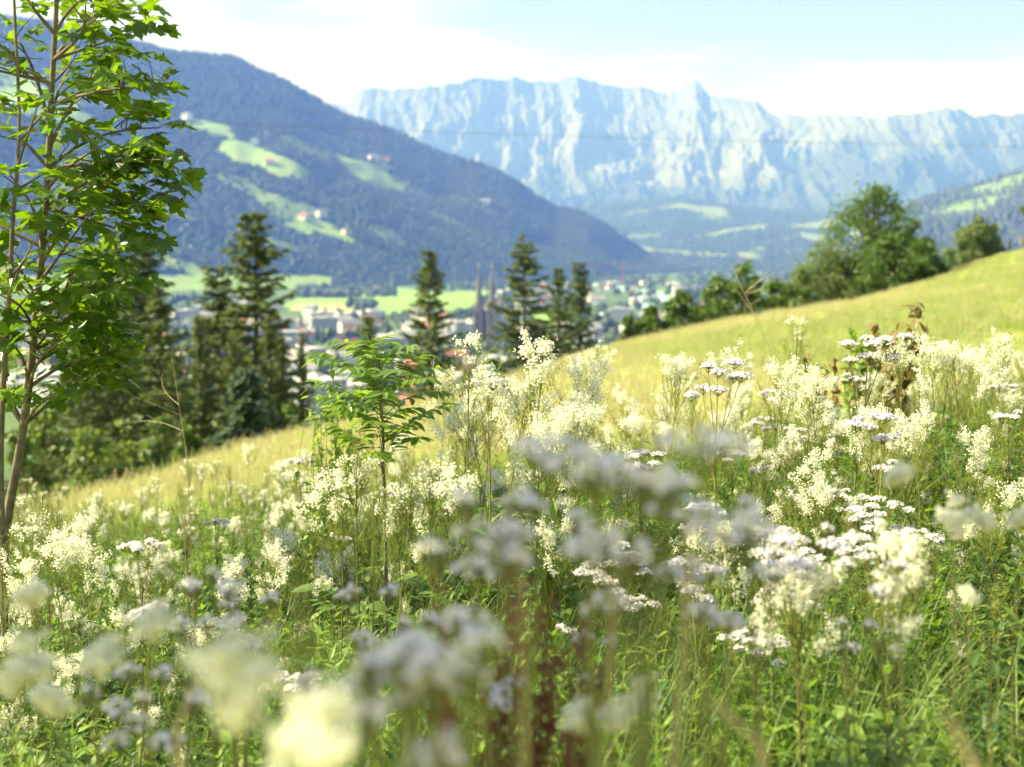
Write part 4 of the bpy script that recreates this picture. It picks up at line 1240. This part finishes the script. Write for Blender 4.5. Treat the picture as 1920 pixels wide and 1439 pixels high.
for px, py, d, k, lab in [
    (985, 828, 1.30, 4, 'blurred grey blue umbel at the left end of the large out of focus cluster'),
    (1100, 850, 1.22, 4, 'blurred grey blue umbel in the middle of the large out of focus cluster'),
    (1210, 858, 1.30, 6, 'blurred umbel under the right part of the out of focus cluster'),
    (1320, 808, 1.18, 4, 'topmost blurred grey blue umbel at the right of the cluster'),
    (905, 892, 1.50, 7, 'blurred small umbel left of and below the cluster'),
    (1270, 935, 1.45, 4, 'blurred umbel hanging low at the right of the cluster'),
    (1120, 955, 1.45, 7, 'faint blurred umbel lowest in the cluster'),
    (870, 985, 1.40, 7, 'faint grey umbel over the dark blurred leaves'),
    (1425, 930, 1.75, 7, 'blurred umbel right of the cluster'),
    (348, 1078, 2.4, 7, 'lilac umbel above the left shaded flowers'), (425, 1062, 2.3, 7, 'lilac umbel with several flat heads at the lower left'),
    (470, 1105, 2.3, 7, 'small lilac grey umbel right of the left lilac ones'), (400, 1150, 2.2, 7, 'low lilac umbel in the lower left group'),
    (265, 1238, 1.9, 7, 'purplish umbel deeper in the lower left'), (310, 1275, 1.8, 7, 'bluish umbel lowest at the lower left'), (205, 1280, 1.9, 7, 'small bluish umbel near the lower left edge'),
    (690, 1088, 2.1, 7, 'blurred white blue umbel left of the foreground white bunch'), (770, 1140, 2.2, 7, 'bluish umbel above the foreground white bunch'), (640, 1240, 1.6, 7, 'grey blurred umbel left of the foreground white bunch'),
    (790, 1175, .98, 6, 'large blurred white bunch in the lower middle foreground'), (760, 1230, 1.02, 6, 'blurred white umbel forming the left of the foreground bunch'), 
    (1065, 1172, 3.6, 5, 'small sharp white flower head beside the rust dock'), (1113, 1180, 2.1, 7, 'blurred pale blue umbel right of the small sharp white head'), (940, 1278, 2.0, 5, 'small white head in front of the rust dock'),
    (1645, 775, 4.4, 2, 'lilac grey umbel row in the right middle'), (1580, 978, 2.6, 7, 'bluish umbel in the right lower middle'), (1650, 1030, 2.5, 7, 'bluish umbel below the right middle one'),
    (1600, 1150, 2.6, 7, 'bluish white umbel low on the right'), (1495, 1012, 2.8, 2, 'bluish umbel above a cream tuft on the right'), (1355, 1130, 1.8, 5, 'small blurred blue head right of the dry stem'),
    (1345, 680, 4.6, 2, 'grey blue umbel cluster standing against the hay slope'), (1635, 622, 5.4, 3, 'wide white umbel in front of the brown leaved shrub'), (915, 705, 5.2, 1, 'flat white umbel right of the sapling'),
    (265, 1015, 4.6, 1, 'single white umbel in the left stand'), (1150, 1025, 3.6, 1, 'white umbel right of the dark middle'), (640, 1000, 4.6, 5, 'tiny white head below the sapling'),
    (275, 1128, 2.9, 5, 'small sharp white head above the green blurred flowers')]:
    put_um(px, py, d, k, lab)
zz = 0
while zz < 30:
    d = r3.uniform(3.2, 7.5); px = r3.uniform(1180, 1960) if r3.random() < .85 else r3.uniform(380, 1180); u = ray(px, 800)[0]; b = gz(u * d, d)
    h = r3.uniform(.78, 1.05); tx, ty = to_px((u * d, d, b + h))
    if ty < np.interp(px, [300, 900, 1300, 1600, 1920], [860, 740, 720, 690, 690]): continue
    k = int(r3.choice([0, 1, 2, 3], p=[.45, .3, .1, .15])); row = 'front' if d < 4.6 else ('middle' if d < 6 else 'back')
    plant(UM[k], 'umbel_flower', (u * d, d, b - .02), h / .96, r3.random() * 6, ('lilac' if k == 2 else 'white') + ' flat umbel in the %s rows %s' % (row, 'of the right hand stand' if px > 1180 else 'of the left and middle stand'), 'flower', GU)
    zz += 1
# near cream and greenish meadowsweet, out of focus
for px, py, d, k, lab in [(600, 1310, .80, 0, 'large blurred cream meadowsweet at the bottom edge'), (450, 1200, .86, 10, 'large blurred greenish white plume in the lower left'),
                          (280, 1140, 1.5, 6, 'greenish blurred plume in the left foreground'), (180, 1205, 1.4, 10, 'greenish blurred plume further left in the foreground'), (60, 1090, 1.7, 6, 'pale green plume at the left edge'),
                          (30, 1190, 1.5, 1, 'blurred plume cut by the left edge'), (110, 1285, 1.4, 6, 'pale blurred plume low at the left'), (1080, 1320, 1.5, 10, 'small greenish cream plume right of the rust dock'), (1150, 1325, 1.55, 6, 'second greenish cream plume right of the rust dock'),
                          (1180, 1270, 1.7, 7, 'thin greenish plume above the pair by the rust dock'), (1790, 935, 2.2, 1, 'greenish cream blurred plume at the right'), (1850, 955, 2.0, 6, 'pale green blurred plume near the right edge'), (1910, 950, 2.1, 0, 'creamy blurred plume at the right edge'), (1685, 870, 2.1, 10, 'pale green blurred plume in the right middle'),
                          (1500, 1030, 2.8, 5, 'cream tuft under a bluish umbel on the right'), (1690, 985, 2.6, 3, 'half open plume in the right lower middle'), (1345, 975, 3.6, 5, 'cream plume right of the blurred cluster'), (1820, 1105, 2.3, 10, 'pale plume low at the right')]:
    put_ms(px, py, d, k, lab, near=d < 2.5)

# ------------------------------------------------------------------ dock, dry stalks, shrubs in the stand
def dock(px, py, d, label):
    r = np.random.default_rng(8); t = P(px, py, d); b = gz(t[0], d); H = t[2] - b
    o = link('dock_plant', None, None, (t[0], d, b)); tag(o, label, 'plant')
    for i in range(22):
        tip = np.array([r.normal() * .055, r.normal() * .06, H * r.uniform(.84, 1.0)])
        p = curve((r.normal() * .02, r.normal() * .02, 0), tip, 0, 7, .02, r)
        g = Geo(); g.add(*tube(p, np.linspace(.0028, .0012, 7), 4), 0, .4)
        m = 420; tt = np.clip(.42 + .58 * (r.integers(0, 15, m) + r.normal(size=m) * .16 + r.random()) / 15, .4, 1); O = np.stack([np.interp(tt, np.linspace(0, 1, 7), p[:, k]) for k in range(3)], 1)
        q = rdir(m, r); O = O + q * (.022 * (1.35 - tt) / .5)[:, None] * r.random(m)[:, None]
        g.inst(DIAM, frames(q, rdir(m, r), .008, .011, .008), O, 0)
        g.build('seed_stalk', M['rust'], o)
    g = Geo(); m = 14; az = r.random(m) * 6.28; el = r.uniform(.2, 1, m); D = np.stack([np.cos(az) * np.cos(el), np.sin(az) * np.cos(el), np.sin(el)], 1); l = r.uniform(.14, .26, m)
    g.inst(LANCE, frames(D, np.array([0, 0, 1.]), l * 1.2, l, l), np.stack([r.normal(size=m) * .02, r.normal(size=m) * .02, r.uniform(.05, .5, m) * H], 1)); g.build('foliage', M['herb'], o, kind='stuff')
dock(960, 1080, 2.05, 'rust red dock with dense dry seed stalks in the lower middle')

def dry(px0, py0, px1, py1, d, forks, rad, label, name='dead_sapling', cat='plant', seed=1):
    r = np.random.default_rng(seed); t = P(px1, py1, d); bx = P(px0, py0, d); b = np.array([bx[0], d, gz(bx[0], d)])
    o = link(name, None, None, b); tag(o, label, cat)
    top = t - b; q = bx - b
    p = np.array([[0, 0, 0], q * .5 + [0.01, 0, 0], q, (q + top) / 2, top]); g = Geo(); g.add(*tube(p, np.linspace(rad, rad * .3, 5), 5)); g.build('stem', M['straw'], o)
    for a, ex, ey in forks:
        s_ = q + (top - q) * a; e = P(ex, ey, d + r.normal() * .05 * d / 5) - b
        g = Geo(); c = curve(s_, e, .02 * np.linalg.norm(e - s_), 6, .01 * d / 5, r); g.add(*tube(c, np.linspace(rad * .5, rad * .12, 6), 4))
        for k in range(3):
            w = c[2 + k]; g.add(*tube([w, w + (e - s_) * .3 + r.normal(size=3) * .12 * np.linalg.norm(e - s_)], rad * .12, 3))
        g.build('branch', M['straw'], o)
dry(1442, 650, 1368, 490, 13, [(.62, 1440, 525), (.62, 1452, 510), (.35, 1372, 530), (.75, 1390, 500), (.5, 1425, 560)], .009, 'bare pale dead sapling standing in front of the bush row')
dry(352, 868, 322, 670, 4.2, [(.55, 305, 700), (.45, 250, 745), (.3, 262, 790)], .0022, 'thin dry branched stalk in front of the maple side spruces', 'dry_stalk', seed=3)
dry(345, 980, 358, 890, 4.4, [], .003, 'short pale dry stem under the thin branched stalk', 'dry_stalk', seed=4)
dry(1262, 1439, 1300, 960, 1.15, [], .003, 'thick blurred straw stem in the right lower middle', 'dry_stalk', seed=5)
dry(1132, 1439, 1160, 1060, 1.25, [], .0028, 'blurred tan stem left of the thick straw stem', 'dry_stalk', seed=6)
dry(985, 1439, 975, 1000, 1.05, [], .0024, 'blurred tan stem rising through the rust dock', 'dry_stalk', seed=7)
dry(1830, 1439, 1770, 1330, .95, [], .006, 'pale blurred dry stem in the bottom right corner', 'dry_stalk', seed=8)
dry(1430, 1400, 1330, 1310, 1.1, [], .005, 'pale slanting blurred dry stem at the lower right', 'dry_stalk', seed=9)
dry(330, 1360, 390, 1240, 1.4, [], .004, 'pale slanting blurred stem at the lower left', 'dry_stalk', seed=10)

def leafy_shrub(px, py, d, wpx, m, label, n=420, leaf=.05, seed=0):
    r = np.random.default_rng(seed); t = P(px, py, d); b = gz(t[0], d); H = t[2] - b; w = wpx / F * d / 2
    bm_ = M['sbark'] if m in (M['brownleaf'], M['rust']) else M['stem']; th_ = .006 if bm_ == M['sbark'] else .0022
    o = link('shrub', None, None, (t[0], d, b)); tag(o, label, 'shrub'); g = Geo(); lf = Geo()
    for i in range(12):
        e = np.array([r.normal() * w * .55, r.normal() * w * .5, H * r.uniform(.7, 1)]); c = curve((0, 0, 0), e, .03, 7, .04, r)
        g.add(*tube(c, np.linspace(th_, .001, 7), 4)); k = n // 12
        tt = r.uniform(.35, 1, k); O = np.stack([np.interp(tt, np.linspace(0, 1, 7), c[:, j]) for j in range(3)], 1)
        D = rdir(k, r); D[:, 2] -= .35; l = leaf * r.uniform(.6, 1.2, k)
        lf.inst(OVATE, frames(D, np.array([0, 0, 1.]) + r.normal(size=(k, 3)) * .3, l, l, l), O)
    g.build('stem', bm_, o); lf.build('foliage', m, o, kind='stuff')
leafy_shrub(1690, 562, 8.2, 120, M['brownleaf'], 'shrub with drooping brown and green leaves at the back of the right stand', 520, .085, 1)
leafy_shrub(1618, 590, 8.4, 90, M['herb'], 'dark green leafy shrub left of the brown leaved one', 360, .08, 2)
leafy_shrub(1560, 648, 9.0, 90, M['rust'], 'small reddish brown withered shrub left of the brown leaved one', 260, .06, 3)
leafy_shrub(570, 1060, 1.0, 90, M['herb'], 'dark blurred leafy stalk in the left middle foreground', 60, .035, 4)
leafy_shrub(1030, 880, 4.4, 50, M['herb'], 'upright bright green leafy shoot in the middle of the stand', 160, .07, 5)
leafy_shrub(625, 665, 6.4, 110, M['haygreen'], 'pale yellow green young shrub just behind the sapling', 420, .06, 6)
leafy_shrub(590, 740, 6.6, 60, M['haygreen'], 'small yellow green shrub left of the sapling', 100, .06, 7)

# ------------------------------------------------------------------ maple
r4 = np.random.default_rng(64)
MD = 6.0
tr_px = [(4, 1010), (26, 905), (45, 800), (58, 690), (66, 600), (76, 500), (86, 390), (92, 280), (97, 160), (106, 20)]
tp = np.array([P(x, y, MD) for x, y in tr_px])
b0 = np.array([tp[0][0] - .05, MD, gz(tp[0][0], MD) - .05])
tp = np.concatenate([[b0], tp, [tp[-1] + [.03, .0, .45], tp[-1] + [.04, .03, 1.0], tp[-1] + [.02, .05, 1.6]]])
mroot = link('maple_tree', None, None, b0); tag(mroot, 'young maple with lobed sunlit leaves at the left edge', 'tree')
loc = lambda p: np.asarray(p) - b0
def smooth(p, n):
    t = np.linspace(0, len(p) - 1, n); q = np.stack([np.interp(t, np.arange(len(p)), p[:, i]) for i in range(3)], 1)
    for _ in range(3): q[1:-1] = (q[:-2] + 2 * q[1:-1] + q[2:]) / 4
    return q
tps = smooth(tp, 40)
Geo().add(*tube(loc(tps), np.interp(np.linspace(0, 1, 40), [0, .1, .25, .6, 1], [.022, .0205, .0175, .0135, .005]), 9)).build('trunk', M['bark'], mroot, smooth=True)
s2 = np.array([P(x, y, 5.75) for x, y in [(2, 960), (0, 880), (2, 800), (8, 690), (14, 600), (20, 500), (24, 400), (40, 250), (30, 90), (20, -150)]])
s2 = np.concatenate([[[s2[0][0] - .02, 5.8, gz(s2[0][0], 5.8) - .05]], s2]); s2s = smooth(s2, 34)
Geo().add(*tube(loc(s2s), np.linspace(.017, .005, 34), 8)).build('trunk', M['bark'], mroot, smooth=True)
LO, LD, LU, LL = [], [], [], []
PET = Geo()
def leaf_at(o, dh):
    """o = twig node, dh = heading (horizontal)"""
    pl = r4.uniform(.035, .07); d = norm((dh + r4.normal(size=3) * .3 + [0, 0, .35])[None])[0]
    e = o + d * pl
    PET.add(*tube(loc(np.array([o, (o + e) / 2 + [0, 0, .006], e])), .0011, 3), 0, .6)
    dd = norm((dh + r4.normal(size=3) * .28 + [0, 0, -r4.uniform(.15, .9)])[None])[0]
    LO.append(e); LD.append(dd); LU.append(np.array([0, 0, 1.]) + r4.normal(size=3) * .35); LL.append(r4.uniform(.055, .118))
def twig(a, b, rad, up=.05, par=None, every=.075, start=.35):
    c = curve(a, b, up * np.linalg.norm(b - a), 8, .02, r4)
    if par is not None: par.add(*tube(loc(c), np.linspace(rad, rad * .35, 8), 5), 0)
    ln = np.linalg.norm(b - a); n = max(2, int(ln * (1 - start) / every))
    h = norm((b - a)[None])[0]; s = norm(np.cross(h, [0, 0, 1.])[None])[0]
    for i in range(n + 1):
        t = start + (1 - start) * i / n; o = at_t(c, t)
        for q in (-1, 1):
            if r4.random() < .76: leaf_at(o, h * (.55 + .5 * (i == n)) + s * q * .9)
    leaf_at(c[-1], h)
    return c
hand = [((80, 490), (228, 330), 0), ((88, 275), (180, 140), .1), ((95, 315), (310, 300), -.1), ((92, 300), (-40, 210), .1), ((100, 130), (250, 60), 0), ((102, 60), (200, -20), .2), ((63, 640), (215, 620), -.15),
        ((60, 705), (190, 580), .1), ((70, 560), (200, 480), .25), ((86, 400), (300, 385), .05), ((90, 330), (300, 240), .3), ((97, 200), (295, 165), -.2), ((97, 170), (-60, 120), -.1), ((80, 470), (-50, 390), .1), ((75, 520), (170, 400), -.3),
        ((60, 690), (-60, 640), .2), ((90, 350), (200, 270), -.35), ((78, 480), (20, 330), -.3), ((96, 220), (20, 60), .3), ((103, 60), (20, -60), -.2), ((66, 600), (130, 520), -.35), ((57, 720), (150, 690), .3), ((70, 560), (0, 470), .3), ((100, 110), (160, 10), -.3), ((88, 380), (260, 440), .2),
        ((56, 740), (205, 660), .0), ((50, 790), (170, 720), .15), ((48, 800), (-30, 700), .1), ((52, 770), (120, 640), -.3), ((60, 700), (215, 640), .3), ((70, 600), (190, 560), -.35), ((66, 640), (20, 560), -.35), ((50, 800), (120, 740), -.25), ((58, 720), (10, 640), -.25), ((64, 650), (160, 640), .25), ((52, 780), (215, 720), .2), ((50, 790), (20, 730), .25), ((84, 400), (335, 330), .1), ((78, 470), (250, 400), .15), ((62, 650), (120, 560), .4), ((84, 420), (150, 330), .45), ((95, 240), (130, 130), .45), ((102, 90), (190, 30), .4)]
for (ax, ay), (bx, by), dd in hand:
    i = np.argmin([np.hypot(*(np.array(to_px(q)) - (ax, ay))) for q in tps]); a = tps[i]; b = P(bx, by, MD + dd + r4.normal() * .05)
    br = Geo(); c = twig(a, b, .009, .06, br, .085, .35)
    L_ = np.linalg.norm(b - a)
    for k in range(1 + int(L_ / .17)):
        t = r4.uniform(.3, .95); o = at_t(c, t); h = norm((b - a)[None])[0]; s = norm(np.cross(h, [0, 0, 1.])[None])[0]
        e = o + (h * .7 + s * r4.choice([-1, 1]) * .8 + np.array([0, 0, r4.uniform(-.1, .5)])) * r4.uniform(.10, .26)
        twig(o, e, .004, .05, br, .075, .4)
    br.build('branch', M['bark'], mroot, smooth=True)
for i in range(20):      # second stem and the part above the frame
    src = s2s if i < 12 else tps[8:]
    q = src[int(r4.uniform(.35 if i < 12 else 0, .98) * len(src)) if i < 12 else int(r4.random() * len(src))]
    az = r4.uniform(0, 6.28); e = q + np.array([math.cos(az), math.sin(az) * .8, r4.uniform(.3, 1)]) * r4.uniform(.18, .4)
    br = Geo(); twig(q, e, .006, .06, br, .08, .3); br.build('branch', M['bark'], mroot, smooth=True)
PET.build('leaf_stalks', M['stem'], mroot, kind='stuff')
LO = np.array(LO); LD = np.array(LD); LU = np.array(LU); LL = np.array(LL)
FM = frames(LD, LU, LL, LL, LL)
mleaf = []
for v in range(5):
    tv = MAPLE[0].copy(); tv[:, 2] += np.random.default_rng(v).normal(size=len(tv)) * .06; tv[:, 0] *= (.9, 1, 1.08, .95, 1.02)[v]
    mleaf.append(Geo().add(tv, MAPLE[1], 0, .15 + .17 * v).mesh('leaf', M['maple']))
pxl = np.array([to_px(q) for q in LO]); seen = (pxl[:, 0] > -25) & (pxl[:, 0] < 1930) & (pxl[:, 1] > -25)
order = np.argsort(-(LL / LO[:, 1] * seen)); big = order[:300]; rest = order[300:]
for i in big:
    o = bpy.data.objects.new('leaf', mleaf[i % 5]); C.objects.link(o); o.parent = mroot
    m4 = Matrix([[*FM[i][k], loc(LO[i])[k]] for k in range(3)] + [[0, 0, 0, 1]]); o.matrix_basis = m4
Geo().inst(MAPLE, FM[rest], loc(LO[rest])).build('leaves', M['maple'], mroot, kind='stuff')
print('maple leaves', len(LO))

# ------------------------------------------------------------------ small ash-leaved sapling
AD = 4.6
base = P(722, 900, AD); ab = np.array([base[0], AD, gz(base[0], AD) - .02])
aroot = link('ash_sapling', None, None, ab); tag(aroot, 'small sapling with feathered glossy leaves in the left middle', 'sapling')
ap = np.array([ab] + [P(x, y, AD) for x, y in [(724, 940), (716, 870), (721, 800), (709, 740), (714, 695), (708, 668)]]); al = lambda p: np.asarray(p) - ab
Geo().add(*tube(al(smooth(ap, 18)), np.linspace(.0075, .003, 18), 6)).build('stem', M['bark'], aroot, smooth=True)
lfm = []
for v in range(4):
    T_ = leaf_tpl([(.2, .17), (.5, .2), (.8, .12)], .3, .25)
    lfm.append(Geo().add(T_[0], T_[1], 0, .2 + .2 * v).mesh('leaflet', M['ash']))
fr = [((710, 735), (600, 660), .02), ((711, 715), (588, 672), -.08), ((711, 700), (640, 640), .06), ((711, 690), (690, 640), -.05), ((710, 690), (735, 642), .05), ((711, 700), (775, 650), -.06), ((712, 745), (820, 690), .03), ((712, 735), (790, 668), .12),
      ((713, 770), (600, 715), -.04), ((714, 790), (830, 735), -.05), ((713, 775), (770, 705), .15), ((714, 800), (610, 745), .08), ((716, 830), (830, 760), .06), ((715, 810), (640, 770), -.14), ((716, 850), (795, 775), -.12), ((714, 760), (680, 700), -.2), ((714, 760), (745, 695), -.22), ((717, 880), (630, 800), .05), ((712, 720), (700, 668), .2), ((711, 690), (715, 635), .0), ((711, 695), (660, 655), .12), ((712, 705), (765, 665), .1), ((712, 725), (650, 690), -.16), ((713, 760), (640, 735), .16), ((714, 785), (720, 735), -.25), ((713, 750), (800, 710), -.1), ((715, 820), (700, 760), .2), ((716, 870), (650, 820), .1), ((717, 880), (790, 820), -.1), ((716, 850), (690, 790), -.2), ((716, 860), (745, 800), .2), ((714, 780), (640, 760), -.1), ((714, 800), (780, 765), .1), ((717, 890), (700, 850), -.15)]
for (ax, ay), (bx, by), dd in fr:
    a = P(ax, ay, AD); b = P(bx, by, AD + dd)
    c = curve(a, b, .10 * np.linalg.norm(b - a), 9, .008, r4)
    g = Geo(); g.add(*tube(al(c), np.linspace(.002, .0009, 9), 4), 0, .4); lf = g.build('leaf', M['stem'], aroot)
    n = 7 if np.linalg.norm(b - a) > .12 else 5
    for i in range(n):
        t = .3 + .66 * i / (n - 1); o_ = at_t(c, t); h = norm((at_t(c, min(1, t + .05)) - at_t(c, t - .05))[None])[0]; s = norm(np.cross(h, [0, 0, 1.])[None])[0]
        for q in (-1, 1) + ((0,) if i == n - 1 else ()):
            d = h * (.45 if q else 1) + s * q + np.array([0, 0, -.15]) + r4.normal(size=3) * .12
            l = r4.uniform(.052, .074) * (1 - .25 * abs(t - .6))
            Q = frames(d[None], np.array([[0, 0, 1.]]) + r4.normal(size=3) * .25, l * .95, l, l)[0]
            ob = bpy.data.objects.new('leaflet', lfm[int(r4.integers(4))]); C.objects.link(ob); ob.parent = lf
            ob.matrix_basis = Matrix([[*Q[k], al(o_)[k]] for k in range(3)] + [[0, 0, 0, 1]])

# ------------------------------------------------------------------ unseen tree added left of the camera to shade the nearest flowers
def shade_tree(x, y, wr, label, nb, seed):
    r = np.random.default_rng(seed); b = gz(x, y)
    o = link('broadleaf_tree', None, None, (x, y, b)); tag(o, label, 'tree')  # added out of view for the shade its crown casts
    g = Geo(); g.add(*tube([(0, 0, -.2), (.05, 0, 1.5), (-.05, .05, 3), (0, 0, 5.6)], np.array([.09, .075, .055, .012]), 8)); lf = Geo()
    for i in range(nb):
        z = r.uniform(2.2, 5.6); az = r.random() * 6.28; w = wr * math.sqrt(max(.1, 1 - ((z - 4.0) / 2.0) ** 2)) * r.uniform(.7, 1.1)
        e = np.array([w * math.cos(az), w * math.sin(az), z + .3]); c = curve((0, 0, z - .5), e, .08, 7, .05, r)
        g.add(*tube(c, np.linspace(.02, .004, 7), 5)); k = 210; t = r.uniform(.3, 1.05, k)
        O = np.stack([np.interp(t, np.linspace(0, 1, 7), c[:, j]) for j in range(3)], 1) + r.normal(size=(k, 3)) * .12
        D = rdir(k, r); D[:, 2] -= .4; l = r.uniform(.08, .14, k)
        lf.inst(MAPLE, frames(D, np.array([0, 0, 1.]) + r.normal(size=(k, 3)) * .4, l, l, l), O)
    g.build('trunk', M['bark'], o); lf.build('crown', M['maple'], o)
shade_tree(-3.2, 2.1, .85, 'unseen loose crowned tree added left of the view to shade the nearest flowers', 36, 3)

# ------------------------------------------------------------------ where several look-alikes share a wording, say which one it is
bpy.context.view_layer.update()
by = {}
for o in C.objects:
    if o.parent is None and 'label' in o: by.setdefault(o['label'], []).append(o)
ORD = ['first', 'second', 'third', 'fourth', 'fifth', 'sixth', 'seventh', 'eighth', 'ninth', 'tenth']
for lab, os_ in by.items():
    n = len(os_)
    if n < 2: continue
    os_.sort(key=lambda q: to_px(q.matrix_world.translation)[0])
    for i, q in enumerate(os_):
        if n == 2: w = ('left', 'right')[i] + ' one'
        elif n == 3: w = ('left', 'middle', 'right')[i] + ' one'
        elif i < n / 2 and i < 10: w = ORD[i] + ' from left' if i else 'leftmost'
        elif n - 1 - i < 10: w = ORD[n - 1 - i] + ' from right' if n - 1 - i else 'rightmost'
        else: w = 'middle of its row'
        q['label'] = lab + ', ' + w
